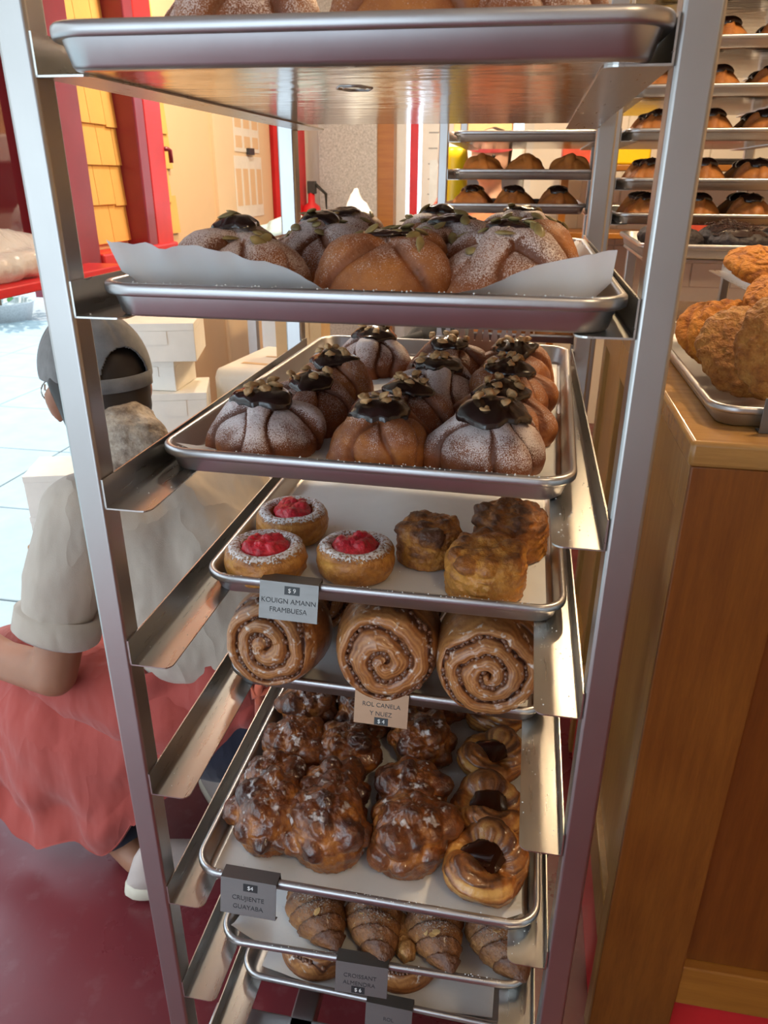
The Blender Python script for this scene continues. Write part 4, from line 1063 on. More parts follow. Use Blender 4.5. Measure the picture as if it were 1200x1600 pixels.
# raised tray of chocolate cookies
st = empty('tray_riser', (0.835, 1.10, CZ)); tag(st, 'small metal riser stand on the back of the counter', 'stand')
for sx in (-0.19, 0.19):
    for sy in (0.03, 0.38): box('leg', (sx - 0.012, sy - 0.012, 0), (sx + 0.012, sy + 0.012, 0.138), 'rack_metal', st, 0.002)
box('stand_top', (-0.21, 0.01, 0.138), (0.21, 0.40, 0.146), 'rack_metal', st, 0.002)
PAN2 = pan_me(0.449, 0.44)
tray(0.835, 1.085, CZ + 0.1465, 'short metal tray of chocolate cookies raised behind the orange cookies', 0, PAN2)
CC = [cookie(211, 0.060, 0.028, 'cocoa_cookie', 0.005), cookie(212, 0.062, 0.026, 'cocoa_cookie', 0.004)]
SH = []
for s_ in range(3):
    D, F = sphere_dirs(4, 5); V = []; FFc = []
    r_ = np.random.RandomState(s_)
    for q in range(90):
        c = np.array([r_.normal(0, 0.022), r_.normal(0, 0.022), 0.0]); c[2] = 0.024 + 0.012 * math.exp(-(c[0] ** 2 + c[1] ** 2) / 0.0008) * r_.rand(); b0 = len(V)
        V += (D * np.array([r_.uniform(.001, .004), r_.uniform(.001, .004), .0012]) + c).tolist(); FFc += [tuple(b0 + v for v in f) for f in F]
    me = mesh('shavings', V, FFc, False); me.materials.append(MATS['chocolate_shaving']); SH.append(me)
for k, (x, y, sh, lab) in enumerate([(0.695, 1.20, 0, 'black cocoa cookie at the front left of the raised tray'), (0.695, 1.335, 0, 'black cocoa cookie behind the first one on the raised tray'),
        (0.825, 1.19, 1, 'round chocolate cake with shavings, front middle of the raised tray'), (0.955, 1.20, 1, 'round chocolate cake with shavings, front right of the raised tray'),
        (0.83, 1.34, 1, 'round chocolate cake with shavings, back middle of the raised tray'), (0.965, 1.35, 1, 'round chocolate cake with shavings, back right of the raised tray')]):
    o = link('cocoa_cookie' if not sh else 'chocolate_cake', CC[sh], None, None, (x, y, CZ + 0.1465 + 0.030), (0, 0, 1.1 * k)); tag(o, lab, 'cookie' if not sh else 'cake', 'chocolate cookies on the raised tray')
    if sh:
        nt_, nf_ = 6, 40; V = [(0, 0, 0.029)]; 
        for i in range(1, nt_ + 1):
            for j in range(nf_):
                t = i / nt_; a = 2 * PI * j / nf_; rr = 0.054 * t * (1 + 0.06 * math.sin(5 * a + k)); V.append((rr * math.cos(a), rr * math.sin(a), 0.030 - 0.017 * t ** 3))
        Fc = [(0, 1 + j, 1 + (j + 1) % nf_) for j in range(nf_)] + [(1 + i * nf_ + j, 1 + (i + 1) * nf_ + j, 1 + (i + 1) * nf_ + (j + 1) % nf_, 1 + i * nf_ + (j + 1) % nf_) for i in range(nt_ - 1) for j in range(nf_)]
        link('frosting', mesh('frosting', V, Fc), 'chocolate', o)
        q = link('chocolate_shavings', SH[k % 3], None, o, (0, 0, 0.004)); q['kind'] = 'stuff'

# ------------------------------------------------------------------ racks behind
Z2 = [1.600, 1.495, 1.398, 1.24, 1.0, 0.80, 0.55]
rack(0.118, 1.93, Z2, 'second metal tray rack standing behind the front rack, below the topmost tray', 1.9)
Z3 = [1.905, 1.795, 1.690, 1.590, 1.472, 1.385, 1.20]
rack(0.600, 1.66, Z3, 'third metal tray rack behind the wooden counter on the right', 2.05)
MDB = MD
def small_bun(seed, top):
    rs_ = np.random.RandomState(seed)
    b = Bun(); rx, rz = 0.060, 0.050; sf_ = straps(rs_, 0.015, rx, 4, rs_.uniform(0, 1)); b.cz = 0.010
    b.rf = lambda D: ell_exit(D, (0, 0, 0), (rx, rx, rz)) + sf_(D)[0]
    R = b.rf(MD); P = star_me(MD, MF, R, b.cz); n_ = fbm(MD, 3, seed)
    b.me = mesh('small_bun', P, MF, True, {'a': np.clip((0.02 if not top else 0.16) + 0.3 * n_, 0, 1), 'b': np.clip(0.25 + 0.3 * n_, 0, 1) * (1.0 if top else 0.2)}); b.me.materials.append(MATS['bun_crust'])
    b.top = topping(b, seed + 3, 0.58, 0.006, 'chocolate', 0.5)[0] if top else None
    return b
SBv = [small_bun(301, False), small_bun(302, False), small_bun(303, True), small_bun(304, True)]
def rear_tray(x, y, z, kinds, label, what, where, n=3, rows=2):
    tray(x, y, z + 0.0017, label, 0, None, 'trays on the rear racks')
    for r in range(rows):
        for c in range(n):
            q = kinds[(c + r) % len(kinds)]; b = SBv[q]
            o = link('rear_bun', b.me, None, None, (x - 0.138 + 0.138 * c, y + 0.090 + 0.14 * r, z + 0.0055), (0, 0, 1.3 * c + r))
            tag(o, '%s, %s %s %s' % (what, ['left', 'middle', 'right'][c], ['in front', 'behind'][r], where), 'bun', 'buns on the rear racks')
            if b.top: link('chocolate_topping', b.top, None, o)
rx2 = 0.118 + RW / 2
rear_tray(rx2, 1.93, Z2[0], [0], 'metal tray at the top of the second rack', 'plain golden bun', 'on the top tray of the second rack', 3, 0)
rear_tray(rx2, 1.935, Z2[1], [0, 1], 'metal tray of plain orange-brown buns on the second rack', 'orange-brown plain bun', 'on the middle visible tray of the second rack')
rear_tray(rx2 - 0.03, 1.92, Z2[2], [2, 3], 'metal tray of chocolate-topped buns low on the second rack', 'pale bun with dark topping', 'on the third tray of the second rack')
rear_tray(rx2, 1.93, Z2[4], [0, 1], 'metal tray of buns seen under the eye-level tray', 'sugared orange bun', 'on the low tray of the second rack')
rx3 = 0.600 + RW / 2
names3 = ['topmost', 'second', 'third', 'fourth', 'fifth', 'sixth']
for k in range(6):
    rear_tray(rx3, 1.66, Z3[k], [2, 3] if k else [0], 'metal tray on the third rack, %s from the top' % names3[k], 'chocolate-topped bun' if k else 'plain golden bun', 'on the %s tray of the third rack' % names3[k])

# ------------------------------------------------------------------ crouching person on the left
L_ = np.array([-0.71, -0.70]); F_ = np.array([-0.70, 0.71])
body = blob([
    [(-0.20, 0.70, 0.38, 0.125), (-0.235, 0.715, 0.55, 0.12), (-0.29, 0.735, 0.76, 0.125), (-0.33, 0.735, 0.88, 0.10), (-0.37, 0.71, 0.98, 0.056), (-0.395, 0.695, 1.06, 0.056)],
    [(-0.405, 0.685, 1.12, 0.086), (-0.415, 0.69, 1.16, 0.088)], [(-0.44, 0.72, 1.09, 0.062), (-0.455, 0.735, 1.065, 0.045)],
    [(-0.476, 0.757, 1.115, 0.017), (-0.484, 0.765, 1.10, 0.014)],                                         # nose
    [(-0.468, 0.622, 1.125, 0.017), (-0.466, 0.622, 1.10, 0.015), (-0.462, 0.626, 1.08, 0.010)],             # ear
    [(-0.345, 0.745, 1.125, 0.017), (-0.345, 0.747, 1.10, 0.014)],
    [(-0.33, 0.73, 0.89, 0.08), (-0.43, 0.62, 0.90, 0.066), (-0.47, 0.57, 0.76, 0.056), (-0.515, 0.53, 0.55, 0.047), (-0.66, 0.565, 0.545, 0.043), (-0.80, 0.63, 0.57, 0.029), (-0.83, 0.645, 0.575, 0.034), (-0.88, 0.665, 0.58, 0.036)],
    [(-0.88, 0.640, 0.585, 0.011), (-0.93, 0.655, 0.575, 0.0095), (-0.955, 0.675, 0.555, 0.008)], [(-0.895, 0.655, 0.595, 0.011), (-0.945, 0.675, 0.585, 0.0095), (-0.972, 0.695, 0.562, 0.008)],
    [(-0.895, 0.675, 0.59, 0.011), (-0.94, 0.697, 0.58, 0.0095), (-0.965, 0.715, 0.558, 0.008)], [(-0.885, 0.690, 0.58, 0.010), (-0.922, 0.712, 0.568, 0.0085), (-0.943, 0.727, 0.55, 0.0075)],
    [(-0.845, 0.628, 0.60, 0.012), (-0.872, 0.622, 0.625, 0.010), (-0.90, 0.632, 0.635, 0.0085)],            # thumb
    [(-0.33, 0.74, 0.89, 0.08), (-0.21, 0.84, 0.89, 0.064), (-0.22, 0.93, 0.74, 0.052), (-0.32, 1.00, 0.58, 0.045), (-0.48, 0.99, 0.55, 0.038), (-0.60, 0.95, 0.56, 0.030), (-0.67, 0.93, 0.565, 0.036)],
    [(-0.68, 0.92, 0.565, 0.011), (-0.75, 0.90, 0.55, 0.009)], [(-0.68, 0.935, 0.57, 0.011), (-0.755, 0.92, 0.555, 0.009)], [(-0.68, 0.95, 0.565, 0.011), (-0.75, 0.94, 0.55, 0.009)], [(-0.67, 0.96, 0.56, 0.010), (-0.73, 0.957, 0.545, 0.008)], [(-0.65, 0.91, 0.58, 0.012), (-0.69, 0.88, 0.59, 0.009)],
    [(-0.24, 0.63, 0.37, 0.10), (-0.45, 0.66, 0.42, 0.085), (-0.66, 0.72, 0.46, 0.065), (-0.60, 0.68, 0.27, 0.052), (-0.50, 0.60, 0.10, 0.040), (-0.46, 0.57, 0.055, 0.042), (-0.40, 0.53, 0.045, 0.035)],
    [(-0.20, 0.78, 0.36, 0.10), (-0.38, 0.92, 0.42, 0.085), (-0.56, 1.04, 0.45, 0.065), (-0.46, 0.95, 0.25, 0.05), (-0.36, 0.86, 0.09, 0.04), (-0.33, 0.83, 0.055, 0.04), (-0.26, 0.77, 0.045, 0.033)]], 0.008, 5)
per = link('person', body, 'skin'); tag(per, 'person crouching with back turned in grey cap, pale T-shirt and salmon apron, reaching left', 'person')
def wrinkle(amp, sc_, seed):
    def fn(co):
        d = fbm(co * np.array([1, 1, 0.6]), sc_, seed, 3); c = co.mean(0); q = co - c; q[:, 2] *= 0.3; n_ = q / (np.linalg.norm(q, axis=1)[:, None] + 1e-6)
        return co + n_ * (amp * (1 - np.abs(d) * 2))[:, None]
    return fn
shirt = blob([
    [(-0.165, 0.685, 0.545, 0.13), (-0.20, 0.70, 0.62, 0.145), (-0.265, 0.725, 0.76, 0.147), (-0.325, 0.735, 0.87, 0.118), (-0.362, 0.715, 0.955, 0.072)],
    [(-0.26, 0.64, 0.62, 0.115), (-0.32, 0.655, 0.76, 0.115), (-0.37, 0.67, 0.87, 0.105)], [(-0.16, 0.77, 0.62, 0.115), (-0.215, 0.80, 0.78, 0.11), (-0.255, 0.81, 0.87, 0.10)],
    [(-0.35, 0.70, 0.895, 0.090), (-0.435, 0.61, 0.892, 0.082), (-0.462, 0.575, 0.80, 0.080), (-0.482, 0.555, 0.715, 0.078)],
    [(-0.30, 0.76, 0.89, 0.090), (-0.215, 0.84, 0.885, 0.080), (-0.205, 0.90, 0.78, 0.075), (-0.215, 0.94, 0.70, 0.07)]], 0.010, 8)
displace(shirt, wrinkle(0.007, 9, 4))
link('t_shirt', shirt, 'shirt_cloth', per)
# rolled cuff
cu = []
for k in range(29):
    a = 2 * PI * k / 28
    ax = Vector((-0.020, -0.022, -0.085)).normalized(); e1 = ax.cross(Vector((0, 1, 0))).normalized(); e2 = ax.cross(e1)
    cu.append(Vector((-0.490, 0.550, 0.672)) + 0.083 * (math.cos(a) * e1 + math.sin(a) * e2))
cuff_l = []
for off, rr in ((0.030, 0.076), (0.022, 0.087), (-0.022, 0.086), (-0.030, 0.078), (-0.022, 0.070), (0.028, 0.070)):
    cuff_l.append(np.array([Vector((-0.490, 0.550, 0.672)) - ax * off + rr * (1 + 0.05 * math.sin(3 * 2 * PI * k / 40)) * (math.cos(2 * PI * k / 40) * e1 + math.sin(2 * PI * k / 40) * e2) for k in range(40)]))
cuff_l.append(cuff_l[0]); V, F = loft(cuff_l, False, False); link('rolled_cuff', mesh('cuff', V, F), 'shirt_cloth', per)
# trousers
link('trousers', blob([[(-0.165, 0.69, 0.46, 0.135), (-0.175, 0.685, 0.36, 0.14)], [(-0.20, 0.64, 0.36, 0.115), (-0.45, 0.67, 0.42, 0.098), (-0.66, 0.72, 0.46, 0.078), (-0.60, 0.68, 0.27, 0.064), (-0.50, 0.60, 0.13, 0.056), (-0.46, 0.57, 0.085, 0.054)],
    [(-0.18, 0.78, 0.36, 0.115), (-0.38, 0.92, 0.42, 0.098), (-0.56, 1.04, 0.45, 0.078), (-0.46, 0.95, 0.25, 0.062), (-0.36, 0.86, 0.12, 0.052)]], 0.010, 5), 'navy_cloth', per)
# apron: sheet wrapped round the hips and hanging over the near thigh
path = np.array([(-0.035, 0.80), (-0.045, 0.68), (-0.10, 0.585), (-0.20, 0.535), (-0.32, 0.512), (-0.45, 0.500), (-0.60, 0.505), (-0.78, 0.535), (-0.92, 0.60), (-0.98, 0.72)])
topz = np.array([0.60, 0.60, 0.605, 0.60, 0.575, 0.50, 0.50, 0.50, 0.50, 0.50]); hem = np.array([0.50, 0.47, 0.41, 0.33, 0.25, 0.09, 0.055, 0.09, 0.14, 0.16])
topy = np.array([0.0, 0.0, 0.0, 0.01, 0.03, 0.09, 0.13, 0.14, 0.12, 0.06])
nu, nv = 120, 60; tu = np.linspace(0, len(path) - 1, nu)
def smoothi(arr):
    f = np.interp(tu, range(len(arr)), arr); k = np.ones(9) / 9
    return np.convolve(np.pad(f, 4, mode='edge'), k, 'valid')
px_, py_, tz_, hz_, ty_ = smoothi(path[:, 0]), smoothi(path[:, 1]), smoothi(topz), smoothi(hem), smoothi(topy)
ii = np.arange(nu)[:, None] + 0.0 * np.zeros((1, nv)); vv = np.linspace(0, 1, nv)[None, :] + 0.0 * ii
def n2(a_, b_, c_, sd): return vnoise(np.stack([a_, b_, c_ + 0 * a_], -1), 1.0, sd)
fold = 0.012 * np.sin(ii * 0.42 + 1.2 * vv) * vv + 0.024 * n2(ii * 0.09, vv * 2.6, 0.3, 3) + 0.009 * n2(ii * 0.3, vv * 6 + ii * 0.1, 0.7, 5) + 0.012 * (1 - np.abs(n2(ii * 0.07 + vv * 2.2, vv * 3.0 - ii * 0.05, 0.2, 8)) * 2.2)
bul = np.where(ii > 55, -0.025 * np.sin(PI * np.minimum(1, vv * 1.3)), -0.018 * np.sin(PI * vv))
V = np.stack([px_[:, None] + fold * 0.4, py_[:, None] + ty_[:, None] * (1 - vv) ** 2.2 + bul + fold, tz_[:, None] + (hz_ - tz_)[:, None] * vv + np.where(ii > 60, 0.02 * np.sin(ii * 0.35) * vv, 0)], -1).reshape(-1, 3)
A0 = np.array(V); B0 = A0 + np.array([0.003, 0.005, 0.0]); n0 = len(V); F = []
for i in range(nu - 1):
    for j in range(nv - 1):
        a = i * nv + j; F.append((a, a + 1, a + nv + 1, a + nv)); F.append((n0 + a, n0 + a + nv, n0 + a + nv + 1, n0 + a + 1))
for i in range(nu - 1):
    for j in (0, nv - 1):
        a = i * nv + j; F.append((a, a + nv, n0 + a + nv, n0 + a))
link('apron', mesh('apron', np.concatenate([A0, B0]), F), 'apron_cloth', per)
# lap part of the apron over the thigh
lap = blob([[(-0.30, 0.60, 0.44, 0.10), (-0.48, 0.64, 0.455, 0.10), (-0.66, 0.70, 0.465, 0.095), (-0.78, 0.74, 0.42, 0.08)], [(-0.30, 0.78, 0.44, 0.09), (-0.52, 0.80, 0.455, 0.09), (-0.70, 0.80, 0.45, 0.08)]], 0.012, 6)
displace(lap, wrinkle(0.012, 8, 9)); link('apron_lap', lap, 'apron_cloth', per)
link('apron_tie', tube_me([(-0.045, 0.655, 0.60), (-0.055, 0.615, 0.615), (-0.075, 0.585, 0.605), (-0.10, 0.565, 0.58), (-0.09, 0.555, 0.54), (-0.06, 0.575, 0.545), (-0.05, 0.60, 0.585), (-0.06, 0.58, 0.61), (-0.08, 0.56, 0.56), (-0.085, 0.56, 0.47)], 0.009), 'tie_cloth', per)
# cap
HC = Vector((-0.412, 0.688, 1.157)); back = Vector((0.87, -0.49, 0.0)); side = Vector((-0.49, -0.87, 0)); away = Vector((-0.28, 0.96, 0)); aside = Vector((-0.96, -0.28, 0))
nt_, nf_ = 80, 220; V = []; F = []
def capr(a, t):   # a angle from the back direction, t 0 top .. 1 rim
    return 0.103 + 0.010 * abs(math.cos(a))
opening = lambda a, t: abs(a) < 0.50 and t > 0.66 and (a / 0.50) ** 2 + ((1.0 - t) / 0.34) ** 2 < 1
idx = {}
for i in range(nt_ + 1):
    t = i / nt_
    for k in range(nf_):
        a = -PI + 2 * PI * k / nf_; th = t * 1.60; r = capr(a, t)
        if t > 0.9: r *= 1.0
        seam = 1 - 0.012 * math.exp(-((a / (PI / 3) - round(a / (PI / 3))) * 14) ** 2)
        d = back * (math.sin(th) * math.cos(a)) + side * (math.sin(th) * math.sin(a)) * 0.90 + Vector((0, 0, math.cos(th) * 1.08))
        V.append(HC + d * r * seam)
for i in range(nt_):
    for k in range(nf_):
        a = -PI + 2 * PI * (k + 0.5) / nf_
        if opening(a, (i + 0.5) / nt_): continue
        j = (k + 1) % nf_; F.append((i * nf_ + k, (i + 1) * nf_ + k, (i + 1) * nf_ + j, i * nf_ + j))
cp = link('cap', mesh('cap', V, F), 'cap_cloth', per)
md = cp.modifiers.new('thick', 'SOLIDIFY'); md.thickness = 0.003; md.offset = -1
link('hair', blob([[(-0.400, 0.676, 1.150, 0.097), (-0.385, 0.662, 1.10, 0.088), (-0.378, 0.655, 1.055, 0.066)]], 0.010, 3), 'dark_hair', per)
strap = [HC + (back * math.cos(a) + side * math.sin(a) * 0.9) * 0.1135 + Vector((0, 0, -0.004)) for a in np.linspace(-0.62, 0.62, 15)]
Vs = []; 
for p in strap:
    Vs += [p + Vector((0, 0, -0.013)), p + Vector((0, 0, 0.013))]
Fs = [(2 * k, 2 * k + 2, 2 * k + 3, 2 * k + 1) for k in range(14)]
sp = link('cap_strap', mesh('strap', Vs, Fs), 'cap_cloth', cp); md = sp.modifiers.new('thick', 'SOLIDIFY'); md.thickness = 0.003
vis = []
for i in range(7):
    for k in range(17):
        a = -0.5 + 1.0 * k / 16; r = 0.108 + 0.055 * (i / 6) * math.cos(a * 1.2) ** 0.5
        vis.append(HC + (away * math.cos(a) + aside * math.sin(a) * 0.9) * r + Vector((0, 0, -0.012 - 0.02 * (i / 6) - 0.018 * a * a)))
vo = link('visor', mesh('visor', vis, [(i * 17 + k, (i + 1) * 17 + k, (i + 1) * 17 + k + 1, i * 17 + k + 1) for i in range(6) for k in range(16)]), 'cap_cloth', cp)
md = vo.modifiers.new('thick', 'SOLIDIFY'); md.thickness = 0.004
nb = blob([[(-0.335, 0.625, 1.060, 0.064), (-0.312, 0.606, 1.050, 0.062)], [(-0.36, 0.640, 1.055, 0.060), (-0.285, 0.602, 1.055, 0.046)]], 0.007, 4)
displace(nb, wrinkle(0.007, 28, 6)); link('hair_net', nb, 'hair_net', per)
gl = link('eyeglasses', tube_me([(-0.467, 0.615, 1.135), (-0.505, 0.655, 1.125), (-0.535, 0.700, 1.12), (-0.545, 0.715, 1.118)], 0.0018), 'wire_metal', per)
for q in (0, 1):
    ctr = Vector((-0.532, 0.722, 1.105)) + Vector((0.055, 0.055, 0)) * q
    link('lens_rim', tube_me([ctr + 0.024 * (math.cos(a) * Vector((0.70, 0.71, 0)) + math.sin(a) * Vector((0, 0, 1))) for a in np.linspace(0, 2 * PI, 21)], 0.0014, 6, False), 'wire_metal', gl)
# shoes
def shoe(loc, rz, pitch):
    loops = []; lo2 = []
    for s in np.linspace(0, 1, 22):
        w = 0.040 * (max(0.02, 1 - (2 * abs(s - 0.5)) ** 5)) ** 0.5 * (0.86 + 0.22 * s); y = -0.03 + 0.26 * s
        h = 0.085 * (1 - s) ** 0.9 + 0.045 if s > 0.25 else 0.095 + 0.02 * math.sin(s * 12)
        h *= (max(0.05, 1 - (2 * abs(s - 0.5)) ** 8)) ** 0.5
        loops.append(np.array([(w * math.cos(a), y, 0.022 + max(0, math.sin(a)) * h) for a in np.linspace(0, 2 * PI, 20, endpoint=False)]))
        w2 = w * 1.10; lo2.append(np.array([(w2 * x, y * 1.02 - 0.002, z) for x, z in ((-1, 0.002), (-1.0, 0.026), (-0.9, 0.030), (0.9, 0.030), (1.0, 0.026), (1, 0.002), (0.9, 0), (-0.9, 0))]))
    t = link('shoe', mesh('upper', *loft(loops)), 'shoe_canvas', per, loc, (pitch, 0, rz)); link('shoe_sole', mesh('sole', *loft(lo2)), 'sole_rubber', t)
shoe((-0.372, 0.478, 0.012), -0.90, -0.20); shoe((-0.21, 0.70, 0.004), 0.75, 0.0)

# ------------------------------------------------------------------ boxes and table behind the person
wt = empty('work_table', (-0.42, 1.12, 0)); tag(wt, 'low work table with a pale cloth behind the crouching person', 'table')
box('table_top', (-0.35, 0.0, 0.62), (0.50, 0.72, 0.65), 'table_cloth', wt, 0.006)
for lx in (-0.32, 0.46):
    for ly in (0.03, 0.68): box('leg', (lx - 0.02, ly - 0.02, 0), (lx + 0.02, ly + 0.02, 0.62), 'rack_metal', wt)
box('cloth_skirt', (-0.352, -0.006, 0.30), (0.502, 0.0, 0.652), 'table_cloth', wt)
def carton(loc, s, rz, label, mat='white_card'):
    t = empty('pastry_box', loc, (0, 0, rz)); tag(t, label, 'box', 'pastry boxes'); w, d, h = s
    box('tray_part', (-w / 2, -d / 2, 0), (w / 2, d / 2, h - 0.004), mat, t, 0.0015)
    box('lid', (-w / 2 - 0.001, -d / 2 - 0.001, h - 0.02), (w / 2 + 0.001, d / 2 + 0.001, h), mat, t, 0.0015)
    box('lid_tab', (-0.03, -d / 2 - 0.002, h * 0.45), (0.03, -d / 2 - 0.001, h - 0.02), mat, t)
    return t
carton((-0.56, 1.30, 0.651), (0.20, 0.20, 0.10), 0.2, 'lowest pastry box of the stack behind the cap')
carton((-0.57, 1.30, 0.752), (0.20, 0.20, 0.10), 0.15, 'second lowest pastry box of the stack behind the cap')
carton((-0.55, 1.30, 0.853), (0.17, 0.17, 0.115), 0.35, 'middle white pastry box of the stack behind the cap')
carton((-0.60, 1.31, 0.969), (0.15, 0.15, 0.085), 0.05, 'small white pastry box near the top of the stack')
carton((-0.575, 1.30, 1.055), (0.20, 0.20, 0.10), 0.28, 'topmost pastry box of the stack in warm light')
carton((-0.30, 1.20, 0.651), (0.17, 0.15, 0.075), -0.15, 'white pastry box on the table beside the T-shirt')
sl = empty('wooden_stool', (-0.95, 1.30, 0)); tag(sl, 'low wooden stool by the open shop front', 'stool')
box('seat', (-0.10, -0.10, 0.44), (0.10, 0.10, 0.47), 'counter_rail', sl, 0.006)
for lx in (-0.08, 0.08):
    for ly in (-0.08, 0.08): box('leg', (lx - 0.014, ly - 0.014, 0), (lx + 0.014, ly + 0.014, 0.44), 'counter_rail', sl)
carton((-0.955, 1.30, 0.4705), (0.17, 0.17, 0.10), 0.25, 'pastry box on the stool, lower one by the open shop front')
carton((-0.955, 1.30, 0.571), (0.17, 0.17, 0.13), 0.30, 'white pastry box beside the person near the bright street')
# big wrapped cake box with printed flower
cb = empty('cake_box', (-0.26, 1.50, 0.651), (0, 0, -0.12)); tag(cb, 'large white cake box printed with a red flower on the table behind the rack', 'box')
box('carton', (-0.19, -0.17, 0), (0.19, 0.17, 0.36), 'white_card', cb, 0.03)
box('lid_print', (-0.13, -0.10, 0.3605), (0.10, -0.08, 0.361), 'kraft_card', cb); box('lid_print', (-0.10, 0.0, 0.3605), (0.13, 0.012, 0.361), 'kraft_card', cb)
for k in range(7):
    a = k * 2 * PI / 7; m_ = mesh('petal', [(0, 0, 0), (0.014, -0.001, 0.010), (0.045, 0, 0), (0.014, -0.001, -0.010)], [(0, 3, 2, 1)], False)
    link('petal', m_, 'red_plastic' if k % 2 == 0 else 'leaf_green', cb, (0.055, -0.171, 0.255), (0, a, 0))
carton((-0.235, 1.50, 1.0115), (0.13, 0.16, 0.16), 0.1, 'kraft pastry box standing on the large cake box', 'kraft_card')
bk = empty('black_bag', (0.085, 1.64, 0.67)); tag(bk, 'black soft bag on the table behind the left rear post', 'bag')
link('bag_body', displace(blob([[(-0.06, 0, 0.10, 0.10), (0.04, 0, 0.26, 0.13), (0.06, 0, 0.36, 0.10)]], 0.012, 6), wrinkle(0.015, 12, 3)), 'black_cloth', bk, (-0.0, 0, 0.0))
link('strap', tube_me([(-0.09, -0.10, 0.20), (-0.10, -0.13, 0.33), (-0.05, -0.13, 0.40), (0.02, -0.10, 0.42)], 0.012), 'black_cloth', bk)
S('pillar', (-0.56, 2.05, 0.0), (-0.47, 2.15, 1.30), 'white_plastic', None, 0.01)
# bread bag on the red shelf
bb = empty('bread_bag', (-1.06, 1.30, 1.236)); tag(bb, 'clear plastic bag of pale rolls lying on the red window shelf', 'bag')
for k, (x, y) in enumerate([(-0.06, -0.12), (0.0, 0.0), (-0.05, 0.12), (0.03, -0.20), (0.04, 0.10)]):
    r_ = 0.05; P = MD * r_ * np.array([1.1, 1.0, 0.7]) * (1 + 0.08 * fbm(MD, 2, k)[:, None]); P[:, 2] += 0.033
    me = mesh('roll', P, MF, True, {'a': np.full(len(P), 0.05), 'b': np.full(len(P), 0.4)}); link('bread_roll', me, 'bun_crust', bb, (x, y, 0.004))
link('plastic_sheet', displace(blob([[(-0.06, -0.24, 0.05, 0.055), (-0.03, 0.0, 0.07, 0.075), (-0.02, 0.22, 0.05, 0.055)], [(0.05, -0.2, 0.03, 0.035), (0.06, 0.1, 0.035, 0.04)]], 0.010, 5), wrinkle(0.012, 18, 7)), 'bag_clear', bb, (0, 0, 0.004))

# ------------------------------------------------------------------ back of the shop
bt = empty('back_table', (-0.42, 2.95, 0)); tag(bt, 'pale table with plastic bags at the back of the shop', 'table')
box('table_top', (-0.45, -0.25, 1.02), (0.34, 0.35, 1.05), 'table_cloth', bt, 0.005)
for lx in (-0.42, 0.31):
    for ly in (-0.22, 0.32): box('leg', (lx - 0.02, ly - 0.02, 0), (lx + 0.02, ly + 0.02, 1.02), 'rack_metal', bt)
def sack(loc, chains, mat, label, seed):
    o = link('plastic_bag', displace(blob(chains, 0.010, 5), wrinkle(0.022, 14, seed)), mat, None, loc); tag(o, label, 'bag', 'plastic bags on the back table')
sack((-0.72, 2.92, 1.052), [[(-0.10, 0, 0.12, 0.12), (0.05, 0, 0.17, 0.12), (0.14, 0, 0.12, 0.09)]], 'bag_blue', 'pale blue plastic bag heaped on the back table', 3)
sack((-0.40, 2.84, 1.052), [[(0.02, 0, 0.13, 0.13), (0.03, 0, 0.26, 0.08), (0.03, 0, 0.34, 0.03), (0.035, 0, 0.39, 0.012)]], 'bag_plastic', 'white plastic bag tied to a peak on the back table', 4)
sack((-0.26, 3.08, 1.05), [[(-0.05, 0, 0.09, 0.09), (0.06, 0, 0.09, 0.09)]], 'bag_plastic', 'crumpled white plastic bag at the right of the tied one', 6)
bx = carton((-0.19, 2.82, 1.0505), (0.20, 0.14, 0.17), 0.0, 'kraft carton on the back table under the yellow bottle', 'kraft_card')
mc = empty('coffee_machine', (0.08, 3.35, 0)); tag(mc, 'white and grey machine at the back behind the yellow bottle', 'machine')
box('cabinet', (-0.16, 0, 0.0), (0.25, 0.4, 1.35), 'white_plastic', mc, 0.01); box('hood', (-0.16, -0.04, 1.56), (0.25, 0.4, 1.70), 'white_plastic', mc, 0.015)
box('side_panel', (-0.16, -0.02, 1.35), (-0.11, 0.4, 1.56), 'white_plastic', mc, 0.01); box('recess', (-0.11, 0.10, 1.35), (0.25, 0.4, 1.56), 'ink_grey', mc)
box('drip_tray', (-0.10, -0.02, 1.35), (0.2, 0.10, 1.37), 'dark_rubber', mc)
sb = empty('storage_box', (0.10, 3.45, 1.701)); tag(sb, 'yellow cardboard box on top of the white machine', 'box')
box('carton', (-0.12, 0, 0), (0.16, 0.25, 0.16), 'kraft_card', sb, 0.003); box('flap', (-0.121, -0.002, 0.11), (-0.06, 0.0, 0.16), 'shingle', sb)
yb = empty('yellow_bottle', (0.075, 2.62, 1.05)); tag(yb, 'tall yellow squeeze bottle left of the second rack', 'bottle')
link('bottle_body', lathe_me([(0.002, 0), (0.045, 0.0), (0.050, 0.01), (0.050, 0.52), (0.045, 0.55), (0.03, 0.56)], 28), 'yellow_plastic', yb)
link('straw', tube_me([(-0.04, -0.055, 0.40), (-0.14, -0.055, 0.22)], 0.008), 'red_plastic', yb)
# shelf the bottle stands on
ys_ = empty('bottle_stand', (0.075, 2.62, 0)); tag(ys_, 'narrow stand under the yellow bottle', 'stand')
box('stand_top', (-0.07, -0.07, 1.02), (0.07, 0.07, 1.0495), 'white_plastic', ys_, 0.004); box('column', (-0.03, -0.03, 0.02), (0.03, 0.03, 1.02), 'white_plastic', ys_); box('foot', (-0.09, -0.09, 0), (0.09, 0.09, 0.02), 'white_plastic', ys_, 0.004)
